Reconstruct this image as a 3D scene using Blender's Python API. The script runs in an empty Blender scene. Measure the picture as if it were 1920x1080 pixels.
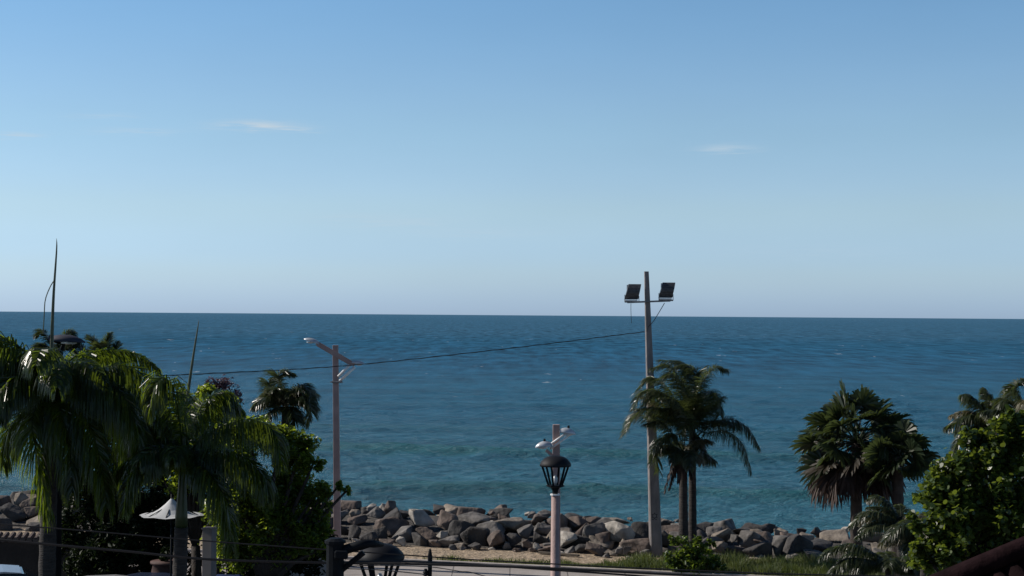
import bpy, bmesh, math, random
import numpy as np
from mathutils import Vector, Matrix, noise
R = math.radians
rnd = random.Random(11)
scene = bpy.context.scene
col = scene.collection

# ------------------------------------------------------------------ camera
F = 3045.0                       # focal length in pixels of a 1920 px wide frame
CAM = Vector((0, 0, 8.1))
pitch = math.atan(50.5 / F)
roll = 0.0073
fw = Vector((0, math.cos(pitch), math.sin(pitch)))
rt0 = Vector((1, 0, 0)); up0 = rt0.cross(fw)
rt = (rt0 * math.cos(roll) + up0 * math.sin(roll)).normalized()
up = rt.cross(fw).normalized()
cd = bpy.data.cameras.new('camera'); cam = bpy.data.objects.new('camera', cd); col.objects.link(cam)
m3 = Matrix((rt, up, -fw)).transposed()
cam.matrix_world = Matrix.Translation(CAM) @ m3.to_4x4()
cd.sensor_width = 36; cd.lens = F / 1920 * 36; cd.clip_start = 0.1; cd.clip_end = 150000
scene.camera = cam

def at(px, py, Y):
    """world point at distance Y seen at a pixel of the photograph"""
    d = fw + rt * ((px - 960) / F) - up * ((py - 540) / F)
    return CAM + d * (Y / d.y)

# ------------------------------------------------------------------ light
SUN_AZ = -76.0; SUN_EL = 33.0
w = bpy.data.worlds.new('World'); scene.world = w; w.use_nodes = True
nt = w.node_tree; nt.nodes.clear()
def N(tree, t, **k):
    n = tree.nodes.new(t)
    for a, b in k.items(): setattr(n, a, b)
    return n
sky = N(nt, 'ShaderNodeTexSky', sky_type='NISHITA'); sky.sun_disc = False
sky.sun_elevation = R(SUN_EL); sky.sun_rotation = R(SUN_AZ)
sky.altitude = 0; sky.air_density = 1.0; sky.dust_density = 0.35; sky.ozone_density = 2.2
bg = N(nt, 'ShaderNodeBackground'); bg.inputs[1].default_value = 0.15
out = N(nt, 'ShaderNodeOutputWorld')
tc = N(nt, 'ShaderNodeTexCoord')
sep = N(nt, 'ShaderNodeSeparateXYZ'); nt.links.new(tc.outputs['Generated'], sep.inputs[0])
# sky tint by elevation; high sky, out of view, darkened to deepen shadows
rampT = N(nt, 'ShaderNodeValToRGB'); nt.links.new(sep.outputs['Z'], rampT.inputs[0])
cr = rampT.color_ramp; cr.interpolation = 'EASE'
TINT = [(0.0, (0.44, 0.645, 1.2)), (0.03, (0.51, 0.67, 1.03)), (0.07, (0.60, 0.695, .865)), (0.12, (0.60, 0.705, 0.81)), (0.2, (0.53, 0.69, 0.80)), (.4, (.2, .27, .35)), (1.0, (0.13, 0.18, .25))]
cr.elements[0].position = TINT[0][0]; cr.elements[0].color = (*TINT[0][1], 1)
cr.elements[1].position = TINT[-1][0]; cr.elements[1].color = (*TINT[-1][1], 1)
for p_, c_ in TINT[1:-1]:
    e = cr.elements.new(p_); e.color = (*c_, 1)
mul = N(nt, 'ShaderNodeMix', data_type='RGBA', blend_type='MULTIPLY'); mul.inputs[0].default_value = 1
nt.links.new(sky.outputs[0], mul.inputs[6]); nt.links.new(rampT.outputs[0], mul.inputs[7])
# thin cirrus wisps, each placed by its direction in the sky
def M(op, a, b=None, c=None, clamp=False):
    n = N(nt, 'ShaderNodeMath', operation=op); n.use_clamp = clamp
    for i, v in enumerate((a, b, c)):
        if v is None: continue
        if isinstance(v, (int, float)): n.inputs[i].default_value = v
        else: nt.links.new(v, n.inputs[i])
    return n.outputs[0]
az = M('DIVIDE', sep.outputs['X'], sep.outputs['Y']); el = M('DIVIDE', sep.outputs['Z'], sep.outputs['Y'])
mpn = N(nt, 'ShaderNodeMapping'); mpn.inputs['Scale'].default_value = (45, 45, 700)
nt.links.new(tc.outputs['Generated'], mpn.inputs[0])
nz = N(nt, 'ShaderNodeTexNoise'); nz.inputs['Scale'].default_value = 1; nz.inputs['Detail'].default_value = 6
nt.links.new(mpn.outputs[0], nz.inputs[0])
total = None
front = M('GREATER_THAN', sep.outputs['Y'], 0.0)
for (px, py, wx, wy, amp) in [(478, 234, 66, 8, 1.3), (530, 240, 60, 4, .7), (1365, 278, 46, 7, .8), (255, 246, 70, 6, .55),
                              (30, 252, 45, 5, .7), (195, 218, 60, 6, .4), (750, 415, 110, 12, .3), (900, 436, 140, 10, .2), (1500, 470, 200, 14, .12), (640, 405, 90, 8, .15)]:
    d = at(px, py, 100) - CAM
    a0, e0 = d.x / d.y, d.z / d.y
    da = M('DIVIDE', M('SUBTRACT', az, a0), wx / F)
    de = M('DIVIDE', M('SUBTRACT', M('ADD', el, M('MULTIPLY', M('SUBTRACT', nz.outputs[0], .5), .009)), e0), wy / F)
    g = M('EXPONENT', M('MULTIPLY', M('ADD', M('POWER', M('ABSOLUTE', da), 2), M('POWER', M('ABSOLUTE', de), 2)), -1))
    g = M('MULTIPLY', g, amp)
    total = g if total is None else M('ADD', total, g)
total = M('MULTIPLY', M('MULTIPLY', M('MULTIPLY', total, .95), front), M('MULTIPLY_ADD', nz.outputs[0], 2.6, -0.75, True), clamp=True)
cl = N(nt, 'ShaderNodeMix', data_type='RGBA'); cl.inputs[7].default_value = (3.6, 4.3, 4.9, 1)
nt.links.new(total, cl.inputs[0]); nt.links.new(mul.outputs[2], cl.inputs[6])
nz2 = N(nt, 'ShaderNodeTexNoise'); nz2.inputs['Scale'].default_value = 1; nz2.inputs['Detail'].default_value = 5
mp2 = N(nt, 'ShaderNodeMapping'); mp2.inputs['Scale'].default_value = (7, 7, 24); nt.links.new(tc.outputs['Generated'], mp2.inputs[0]); nt.links.new(mp2.outputs[0], nz2.inputs[0])
hz = N(nt, 'ShaderNodeVectorMath', operation='SCALE'); nt.links.new(cl.outputs[2], hz.inputs[0]); nt.links.new(M('MULTIPLY_ADD', nz2.outputs[0], .08, .96), hz.inputs['Scale'])
nt.links.new(hz.outputs[0], bg.inputs[0]); nt.links.new(bg.outputs[0], out.inputs[0])

sd = bpy.data.lights.new('sun', 'SUN'); sun = bpy.data.objects.new('sun', sd); col.objects.link(sun)
sd.energy = 5.0; sd.angle = R(0.5); sd.color = (1.0, 0.93, 0.84)
sdir = Vector((math.sin(R(SUN_AZ)) * math.cos(R(SUN_EL)), math.cos(R(SUN_AZ)) * math.cos(R(SUN_EL)), math.sin(R(SUN_EL))))
sun.rotation_euler = sdir.to_track_quat('Z', 'Y').to_euler()
sun.location = (-60, 20, 60)
scene.view_settings.view_transform = 'Standard'; scene.view_settings.look = 'None'
scene.view_settings.exposure = 0.0; scene.view_settings.gamma = 1
scene.render.engine = 'CYCLES'

# ------------------------------------------------------------------ materials
def mat(name, base, rough=.7, metal=0, noise_scale=None, var=.25, base2=None, bump=0, bump_scale=20, spec=.5, detail=6, coords='Object', stretch=None):
    m = bpy.data.materials.new(name); m.use_nodes = True
    t = m.node_tree; p = t.nodes['Principled BSDF']
    p.inputs['Base Color'].default_value = (*base, 1); p.inputs['Roughness'].default_value = rough
    p.inputs['Metallic'].default_value = metal; p.inputs['Specular IOR Level'].default_value = spec
    if noise_scale:
        c = N(t, 'ShaderNodeTexCoord'); src = c.outputs[coords]
        if stretch:
            mp = N(t, 'ShaderNodeMapping'); mp.inputs['Scale'].default_value = stretch
            t.links.new(src, mp.inputs[0]); src = mp.outputs[0]
        n = N(t, 'ShaderNodeTexNoise'); n.inputs['Scale'].default_value = noise_scale; n.inputs['Detail'].default_value = detail
        t.links.new(src, n.inputs[0])
        r = N(t, 'ShaderNodeValToRGB'); t.links.new(n.outputs[0], r.inputs[0])
        b2 = base2 or tuple(x * (1 - var) for x in base)
        b1 = base if base2 else tuple(min(1, x * (1 + var)) for x in base)
        r.color_ramp.elements[0].position = .35; r.color_ramp.elements[1].position = .65
        r.color_ramp.elements[0].color = (*b2, 1); r.color_ramp.elements[1].color = (*b1, 1)
        t.links.new(r.outputs[0], p.inputs['Base Color'])
        if bump:
            n2 = N(t, 'ShaderNodeTexNoise'); n2.inputs['Scale'].default_value = bump_scale; n2.inputs['Detail'].default_value = 8
            t.links.new(src, n2.inputs[0])
            b = N(t, 'ShaderNodeBump'); b.inputs['Strength'].default_value = bump; b.inputs['Distance'].default_value = .05
            t.links.new(n2.outputs[0], b.inputs['Height']); t.links.new(b.outputs[0], p.inputs['Normal'])
    return m

def leafmat(name, c1, c2, trans, rough=.35, tmix=.3, scale=3, spec=.5):
    m = bpy.data.materials.new(name); m.use_nodes = True
    t = m.node_tree; p = t.nodes['Principled BSDF']; o = t.nodes['Material Output']
    c = N(t, 'ShaderNodeTexCoord'); n = N(t, 'ShaderNodeTexNoise'); n.inputs['Scale'].default_value = scale; n.inputs['Detail'].default_value = 5
    t.links.new(c.outputs['Object'], n.inputs[0])
    r = N(t, 'ShaderNodeValToRGB'); t.links.new(n.outputs[0], r.inputs[0])
    r.color_ramp.elements[0].position = .38; r.color_ramp.elements[1].position = .62
    r.color_ramp.elements[0].color = (*c1, 1); r.color_ramp.elements[1].color = (*c2, 1)
    t.links.new(r.outputs[0], p.inputs['Base Color']); p.inputs['Roughness'].default_value = rough
    p.inputs['Specular IOR Level'].default_value = spec
    tr = N(t, 'ShaderNodeBsdfTranslucent'); tr.inputs[0].default_value = (*trans, 1)
    mx = N(t, 'ShaderNodeMixShader'); mx.inputs[0].default_value = tmix
    t.links.new(p.outputs[0], mx.inputs[1]); t.links.new(tr.outputs[0], mx.inputs[2]); t.links.new(mx.outputs[0], o.inputs[0])
    return m

MT = dict(
    royal=leafmat('royal_frond_green', (.007, .016, .004), (.022, .042, .007), (.25, .35, .02), .3, .36, 3, .4),
    coco=leafmat('coconut_frond_green', (.018, .028, .012), (.05, .06, .028), (.13, .17, .04), .33, .32, 3, .5),
    frondpale=leafmat('dry_tip_frond', (.05, .055, .03), (.14, .12, .06), (.2, .17, .06), .4, .25),
    fan=leafmat('fan_palm_green', (.012, .022, .010), (.032, .046, .020), (.10, .135, .035), .42, .25, 3, .35),
    fandry=leafmat('dry_olive_fan', (.015, .012, .008), (.04, .03, .019), (.08, .055, .02), .55, .2),
    dead=leafmat('dead_frond_brown', (.02, .011, .009), (.055, .032, .024), (.06, .035, .02), .7, .15),
    broad=leafmat('dark_broad_leaf', (.02, .042, .010), (.055, .095, .02), (.36, .46, .035), .35, .45, 1.5),
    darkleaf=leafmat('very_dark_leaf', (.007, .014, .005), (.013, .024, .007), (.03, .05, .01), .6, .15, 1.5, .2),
    purple=leafmat('purple_leaf', (.07, .045, .065), (.19, .13, .16), (.16, .09, .1), .4, .25),
    grape=leafmat('round_sea_grape_leaf', (.018, .036, .009), (.05, .08, .018), (.26, .34, .035), .36, .34, 1.3),
    shrub=leafmat('beach_shrub_leaf', (.02, .045, .009), (.055, .1, .018), (.22, .31, .03), .35, .33, 2),
    grass=leafmat('grass_blade', (.04, .065, .016), (.14, .16, .055), (.16, .2, .04), .6, .3, .5),
    trunk=mat('palm_bark', (.032, .027, .025), .9, noise_scale=4, var=.4, bump=.6, bump_scale=9, stretch=(1, 1, 6)),
    darktrunk=mat('dark_bark', (.03, .022, .018), .9, noise_scale=5, var=.4, bump=.6, bump_scale=12),
    shaft=mat('crownshaft_green', (.022, .04, .012), .4, noise_scale=2, var=.25),
    spear=mat('spear_leaf', (.05, .065, .03), .5, noise_scale=8, var=.3),
    pink=mat('pinkish_paint', (.34, .235, .215), .7, noise_scale=3, var=.12, bump=.2, bump_scale=30),
    galv=mat('galvanised_white', (.75, .75, .74), .35, noise_scale=6, var=.08),
    lamphead=mat('lamp_head_shell', (.5, .52, .55), .35, .2, noise_scale=8, var=.12),
    black=mat('black_metal', (.005, .007, .010), .6, noise_scale=10, var=.2, spec=.1),
    roofblack=mat('black_lantern_roof', (.009, .010, .013), .6, noise_scale=10, var=.2, spec=.2),
    wire=mat('black_cable', (.008, .008, .01), .6, noise_scale=10, var=.2),
    concrete=mat('pole_concrete', (.2, .18, .175), .85, noise_scale=2.5, var=.22, bump=.4, bump_scale=14, stretch=(2, 2, .7)),
    flood=mat('floodlight_body', (.075, .078, .085), .45, .3, noise_scale=14, var=.25),
    glass=mat('lamp_glass', (.55, .58, .6), .15, noise_scale=5, var=.05),
    steel=mat('steel_bar', (.2, .2, .21), .5, .5, noise_scale=6, var=.2),
    white=mat('white_canvas', (.45, .46, .47), .7, noise_scale=4, var=.05),
    walls=mat('brown_wall', (.05, .034, .026), .9, noise_scale=2, var=.3, bump=.3),
    lowwall=mat('grey_wall', (.16, .155, .155), .85, noise_scale=2, var=.15, bump=.2),
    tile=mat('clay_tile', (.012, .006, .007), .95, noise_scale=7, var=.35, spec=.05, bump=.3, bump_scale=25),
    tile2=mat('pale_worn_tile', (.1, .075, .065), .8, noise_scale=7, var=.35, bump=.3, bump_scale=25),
    post=mat('post_paint', (.15, .13, .125), .7, noise_scale=3, var=.12),
    blue=mat('blue_tarp', (.01, .025, .11), .5, noise_scale=3, var=.3),
    pot=mat('red_clay', (.05, .02, .016), .8, noise_scale=6, var=.2),
    tyre=mat('tyre_rubber', (.02, .02, .02), .8, noise_scale=10, var=.2),
    rim=mat('wheel_rim', (.4, .4, .42), .35, .8, noise_scale=6, var=.1),
    carglass=mat('car_glass', (.02, .03, .04), .05, noise_scale=3, var=.1),
    carwhite=mat('car_paint_white', (.3, .3, .31), .25, noise_scale=3, var=.03),
    carsilver=mat('car_paint_silver', (.35, .4, .46), .3, .4, noise_scale=3, var=.05),
    cardark=mat('car_paint_dark', (.02, .03, .06), .25, noise_scale=3, var=.05),
    emblem=mat('emblem_paint', (.05, .045, .045), .8, noise_scale=20, var=.3),
    board=mat('weathered_board', (.1, .08, .06), .85, noise_scale=5, var=.3),
)
def rockmat(name, a, b):
    return mat(name, a, .9, noise_scale=2.2, base2=b, bump=1.0, bump_scale=6, detail=10)
ROCK = dict(
    dark=rockmat('boulder_dark_grey', (.062, .057, .055), (.028, .026, .026)),
    grey=rockmat('boulder_grey', (.18, .165, .155), (.062, .058, .054)),
    brown=rockmat('boulder_brown', (.16, .12, .10), (.06, .047, .04)),
    tan=rockmat('boulder_tan', (.28, .235, .19), (.12, .10, .08)),
    pale=rockmat('boulder_pale_grey', (.46, .42, .37), (.22, .20, .175)),
)

# ------------------------------------------------------------------ helpers
class MB:
    def __init__(s): s.v = []; s.f = []
    def add(s, vs, fs):
        o = len(s.v); s.v += [tuple(v) for v in vs]; s.f += [tuple(i + o for i in f) for f in fs]
    def box(s, c, size, rot=None):
        c = Vector(c); hx, hy, hz = [q / 2 for q in size]
        vs = [Vector((x, y, z)) for x in (-hx, hx) for y in (-hy, hy) for z in (-hz, hz)]
        if rot is not None: vs = [rot @ v for v in vs]
        s.add([v + c for v in vs], [(0, 1, 3, 2), (4, 6, 7, 5), (0, 4, 5, 1), (2, 3, 7, 6), (0, 2, 6, 4), (1, 5, 7, 3)])
    def bar(s, a, b, wd, dp=None, ref=Vector((0, 1, 0))):
        a, b = Vector(a), Vector(b); d = (b - a); L = d.length; d.normalize()
        if abs(d.dot(ref)) > .95: ref = Vector((1, 0, 0))
        x = d.cross(ref).normalized(); y = x.cross(d)
        s.box((a + b) / 2, (wd, dp or wd, L), Matrix((x, y, d)).transposed())
    def tube(s, pts, rad, n=8, cap=True):
        pts = [Vector(p) for p in pts]; k = len(pts)
        if not isinstance(rad, (list, tuple)): rad = [rad] * k
        rings = []; ref = Vector((0.13, 1, .07)).normalized()
        for i, p in enumerate(pts):
            t = (pts[min(i + 1, k - 1)] - pts[max(i - 1, 0)]).normalized()
            rr = ref if abs(t.dot(ref)) < .95 else Vector((1, 0, 0))
            x = t.cross(rr).normalized(); y = t.cross(x)
            rings.append([p + (x * math.cos(2 * math.pi * j / n) + y * math.sin(2 * math.pi * j / n)) * rad[i] for j in range(n)])
        vs = [v for r in rings for v in r]; fs = []
        for i in range(k - 1):
            for j in range(n):
                fs.append((i * n + j, i * n + (j + 1) % n, (i + 1) * n + (j + 1) % n, (i + 1) * n + j))
        if cap: fs.append(tuple(range(n))[::-1]); fs.append(tuple((k - 1) * n + j for j in range(n)))
        s.add(vs, fs)
    def lathe(s, c, prof, n=16, rot0=0, squash=(1, 1)):
        c = Vector(c); vs = []; fs = []
        for (r, z) in prof:
            for j in range(n):
                a = rot0 + 2 * math.pi * j / n
                vs.append(c + Vector((r * math.cos(a) * squash[0], r * math.sin(a) * squash[1], z)))
        for i in range(len(prof) - 1):
            for j in range(n): fs.append((i * n + j, i * n + (j + 1) % n, (i + 1) * n + (j + 1) % n, (i + 1) * n + j))
        fs.append(tuple(range(n))[::-1]); fs.append(tuple((len(prof) - 1) * n + j for j in range(n)))
        s.add(vs, fs)
    def build(s, name, m, parent=None, smooth=False, bevel=0):
        me = bpy.data.meshes.new(name); me.from_pydata(s.v, [], s.f); me.materials.append(m)
        if smooth: me.polygons.foreach_set('use_smooth', [True] * len(me.polygons))
        o = bpy.data.objects.new(name, me); col.objects.link(o)
        if parent:
            o.parent = parent; o.matrix_parent_inverse = parent.matrix_world.inverted()
        if bevel:
            b = o.modifiers.new('bevel', 'BEVEL'); b.width = bevel; b.segments = 2; b.limit_method = 'ANGLE'
        return o
def mesh_np(name, v, f, m, parent=None, smooth=False):
    """v (n,3), f (k,c) arrays, all faces with c corners"""
    me = bpy.data.meshes.new(name); k, c = f.shape
    me.vertices.add(len(v)); me.vertices.foreach_set('co', np.asarray(v, np.float32).ravel())
    me.loops.add(k * c); me.loops.foreach_set('vertex_index', f.astype(np.int32).ravel())
    me.polygons.add(k); me.polygons.foreach_set('loop_start', np.arange(0, k * c, c, dtype=np.int32))
    me.polygons.foreach_set('loop_total', np.full(k, c, np.int32))
    me.update(calc_edges=True); me.validate()
    if smooth: me.polygons.foreach_set('use_smooth', np.ones(k, bool))
    me.materials.append(m)
    o = bpy.data.objects.new(name, me); col.objects.link(o)
    if parent:
        o.parent = parent; o.matrix_parent_inverse = parent.matrix_world.inverted()
    return o
def tag(o, label=None, cat=None, group=None, kind=None):
    if label: o['label'] = label
    if cat: o['category'] = cat
    if group: o['group'] = group
    if kind: o['kind'] = kind
    return o
def thing(name, loc, label, cat, group=None):
    o = bpy.data.objects.new(name, None); col.objects.link(o); o.location = loc; o.empty_display_size = .3
    o.matrix_world = Matrix.Translation(loc)
    return tag(o, label, cat, group)
def spline(pts, n):
    pts = [Vector(p) for p in pts]; q = [pts[0] * 2 - pts[1]] + pts + [pts[-1] * 2 - pts[-2]]; o = []
    k = len(pts) - 1
    for i in range(n):
        u = i / (n - 1) * k; j = min(int(u), k - 1); t = u - j
        a, b, c, d = q[j:j + 4]
        o.append(.5 * ((2 * b) + (c - a) * t + (2 * a - 5 * b + 4 * c - d) * t * t + (3 * b - a - 3 * c + d) * t ** 3))
    return o

# ------------------------------------------------------------------ terrain and sea
SL = -0.255                                     # the shore runs slightly towards the camera on the right
def shore(x): return 55.65 + SL * x              # foot of the rock wall
def gz(x, y):
    d = y - shore(x)
    def ss(a, b, t):
        t = max(0, min(1, (t - a) / (b - a))); return t * t * (3 - 2 * t)
    crest = .5 - .25 * ss(-2, 12, x)
    z = crest * ss(0, 4, d) - (crest + 3.6) * ss(5, 12, d)
    if -8 < d < 2: z += .05 * noise.noise(Vector((x * .6, y * .6, 0))) + .02 * noise.noise(Vector((x * 3, y * 3, 5)))
    if d < -2.5: z *= max(0, 1 + (d + 2.5) / 1.0)
    return z
def ground():
    xs = [-3000, -800, -200, -80, -45] + list(np.arange(-30, 26.01, .35)) + [40, 80, 200, 800, 3000]
    ds = [-600, -120, -60, -30, -15, -9] + list(np.arange(-6, 13, .3)) + [20, 60, 300, 3000, 30000]
    v = []; f = []
    for d in ds:
        for x in xs:
            y = shore(max(-60, min(60, x))) + d
            v.append((x, y, gz(max(-60, min(60, x)), y)))
    n = len(xs)
    for i in range(len(ds) - 1):
        for j in range(n - 1): f.append((i * n + j, i * n + j + 1, (i + 1) * n + j + 1, (i + 1) * n + j))
    m = bpy.data.materials.new('sand'); m.use_nodes = True; t = m.node_tree; p = t.nodes['Principled BSDF']
    c = N(t, 'ShaderNodeTexCoord')
    def ramp(src, a, b, ca, cb):
        r = N(t, 'ShaderNodeValToRGB'); t.links.new(src, r.inputs[0])
        r.color_ramp.elements[0].position = a; r.color_ramp.elements[1].position = b
        r.color_ramp.elements[0].color = ca; r.color_ramp.elements[1].color = cb; return r.outputs[0]
    def nn(s, dt=6):
        n_ = N(t, 'ShaderNodeTexNoise'); n_.inputs['Scale'].default_value = s; n_.inputs['Detail'].default_value = dt
        t.links.new(c.outputs['Object'], n_.inputs[0]); return n_.outputs[0]
    base = ramp(nn(2.5), .35, .65, (.3, .235, .165, 1), (.48, .385, .28, 1))
    speck = ramp(nn(14, 8), .35, .6, (.5, .45, .38, 1), (1, 1, 1, 1))
    mx = N(t, 'ShaderNodeMix', data_type='RGBA', blend_type='MULTIPLY'); mx.inputs[0].default_value = 1
    t.links.new(base, mx.inputs[6]); t.links.new(speck, mx.inputs[7])
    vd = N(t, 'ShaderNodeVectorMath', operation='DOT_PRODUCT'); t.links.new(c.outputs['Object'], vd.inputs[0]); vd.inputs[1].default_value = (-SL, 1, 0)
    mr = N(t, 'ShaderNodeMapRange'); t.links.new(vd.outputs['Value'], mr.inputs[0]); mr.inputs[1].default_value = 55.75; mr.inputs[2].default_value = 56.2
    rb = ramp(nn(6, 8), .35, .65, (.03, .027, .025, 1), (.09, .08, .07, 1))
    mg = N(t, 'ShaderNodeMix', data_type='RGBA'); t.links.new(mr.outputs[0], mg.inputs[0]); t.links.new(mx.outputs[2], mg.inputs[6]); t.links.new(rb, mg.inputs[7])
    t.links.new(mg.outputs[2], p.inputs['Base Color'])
    p.inputs['Roughness'].default_value = .95
    b = N(t, 'ShaderNodeBump'); b.inputs['Strength'].default_value = 1; b.inputs['Distance'].default_value = .12
    t.links.new(nn(5, 8), b.inputs['Height']); t.links.new(b.outputs[0], p.inputs['Normal'])
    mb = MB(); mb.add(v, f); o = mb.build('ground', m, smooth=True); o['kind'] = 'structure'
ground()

SEA = -2.3
def seamat():
    m = bpy.data.materials.new('sea_water'); m.use_nodes = True; t = m.node_tree; p = t.nodes['Principled BSDF']
    c = N(t, 'ShaderNodeTexCoord'); sp = N(t, 'ShaderNodeSeparateXYZ'); t.links.new(c.outputs['Object'], sp.inputs[0])
    def link(a, b): t.links.new(a, b)
    def math_(op, a, b, cl=False):
        n = N(t, 'ShaderNodeMath', operation=op); n.use_clamp = cl
        for i, v in enumerate((a, b)):
            if isinstance(v, (int, float)): n.inputs[i].default_value = v
            else: link(v, n.inputs[i])
        return n.outputs[0]
    def nn(sc, scale=(1, 1, 1), det=4, dist=0, rgh=.55):
        mp = N(t, 'ShaderNodeMapping'); mp.inputs['Scale'].default_value = scale; link(c.outputs['Object'], mp.inputs[0])
        n = N(t, 'ShaderNodeTexNoise'); n.inputs['Scale'].default_value = sc; n.inputs['Detail'].default_value = det
        n.inputs['Distortion'].default_value = dist; n.inputs['Roughness'].default_value = rgh
        link(mp.outputs[0], n.inputs[0]); return n.outputs[0]
    # colour of the water by depth: turbid green near shore, blue beyond
    yy = math_('DIVIDE', sp.outputs['Y'], 1000.0)
    yy = math_('ADD', yy, math_('MULTIPLY', math_('SUBTRACT', nn(.02, (1, 4, 1), 3), .5), .02))
    r = N(t, 'ShaderNodeValToRGB'); link(yy, r.inputs[0]); r.color_ramp.interpolation = 'EASE'
    S = [(0.07, (.035, .14, .185)), (.12, (.028, .128, .19)), (.18, (.019, .113, .19)), (.35, (.016, .10, .187)), (1.0, (.038, .122, .205))]
    r.color_ramp.elements[0].position = S[0][0]; r.color_ramp.elements[0].color = (*S[0][1], 1)
    r.color_ramp.elements[1].position = S[-1][0]; r.color_ramp.elements[1].color = (*S[-1][1], 1)
    for a, b in S[1:-1]: e = r.color_ramp.elements.new(a); e.color = (*b, 1)
    # long wind streaks over all scales, also painting the light and dark of chop
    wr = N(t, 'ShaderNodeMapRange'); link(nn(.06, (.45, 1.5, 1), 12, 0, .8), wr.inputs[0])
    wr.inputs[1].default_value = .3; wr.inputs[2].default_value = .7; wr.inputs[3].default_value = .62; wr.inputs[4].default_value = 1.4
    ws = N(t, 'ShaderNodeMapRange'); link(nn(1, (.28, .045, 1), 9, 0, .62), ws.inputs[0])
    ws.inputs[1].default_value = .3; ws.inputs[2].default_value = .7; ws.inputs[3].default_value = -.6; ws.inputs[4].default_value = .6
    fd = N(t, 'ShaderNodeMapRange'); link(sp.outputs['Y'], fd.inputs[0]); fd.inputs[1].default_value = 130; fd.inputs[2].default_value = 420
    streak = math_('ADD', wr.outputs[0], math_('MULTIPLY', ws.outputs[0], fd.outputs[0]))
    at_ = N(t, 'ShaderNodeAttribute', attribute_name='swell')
    gm = N(t, 'ShaderNodeMix', data_type='RGBA'); link(at_.outputs['Fac'], gm.inputs[0]); link(r.outputs[0], gm.inputs[6]); gm.inputs[7].default_value = (.018, .115, .115, 1)  # crest green painted in for light passing through the swell
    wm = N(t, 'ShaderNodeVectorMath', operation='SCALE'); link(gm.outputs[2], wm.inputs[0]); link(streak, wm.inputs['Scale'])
    # sparse small white flecks painted in for sun glints and whitecaps
    fleck = N(t, 'ShaderNodeValToRGB'); link(nn(.5, (.8, .42, 1), 5, .5, .7), fleck.inputs[0])
    fleck.color_ramp.elements[0].position = .725; fleck.color_ramp.elements[1].position = .76
    fleck2 = N(t, 'ShaderNodeValToRGB'); link(nn(.16, (1.2, .25, 1), 4, .3, .75), fleck2.inputs[0])
    fleck2.color_ramp.elements[0].position = .675; fleck2.color_ramp.elements[1].position = .705
    glint_foam = math_('MULTIPLY', math_('ADD', fleck.outputs[0], math_('MULTIPLY', fleck2.outputs[0], .8), True), math_('ADD', fd.outputs[0], .12, True))
    mx = N(t, 'ShaderNodeMix', data_type='RGBA'); link(glint_foam, mx.inputs[0]); link(wm.outputs[0], mx.inputs[6])
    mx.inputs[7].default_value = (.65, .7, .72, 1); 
    sf = N(t, 'ShaderNodeMapRange'); link(sp.outputs['Y'], sf.inputs[0]); sf.inputs[1].default_value = 120; sf.inputs[2].default_value = 600; sf.inputs[3].default_value = .8; sf.inputs[4].default_value = .17
    h = math_('ADD', math_('MULTIPLY', nn(.45, (.6, 1.4, 1), 9, 0, .64), 1.1), math_('MULTIPLY', nn(2.4, (.5, 1.1, 1), 5, .25, .6), .34))
    b = N(t, 'ShaderNodeBump'); b.inputs['Strength'].default_value = 1; b.inputs['Distance'].default_value = 1.0
    link(h, b.inputs['Height'])
    df = N(t, 'ShaderNodeBsdfDiffuse'); link(mx.outputs[2], df.inputs[0]); link(b.outputs[0], df.inputs['Normal'])
    gl = N(t, 'ShaderNodeBsdfGlossy'); gl.inputs['Roughness'].default_value = .25; link(b.outputs[0], gl.inputs['Normal'])
    fr = N(t, 'ShaderNodeFresnel'); fr.inputs[0].default_value = 1.33; link(b.outputs[0], fr.inputs['Normal'])
    ms = N(t, 'ShaderNodeMixShader'); link(math_('MULTIPLY', fr.outputs[0], sf.outputs[0]), ms.inputs[0]); link(df.outputs[0], ms.inputs[1]); link(gl.outputs[0], ms.inputs[2])
    link(ms.outputs[0], t.nodes['Material Output'].inputs[0]); t.nodes.remove(p)
    return m
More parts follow.
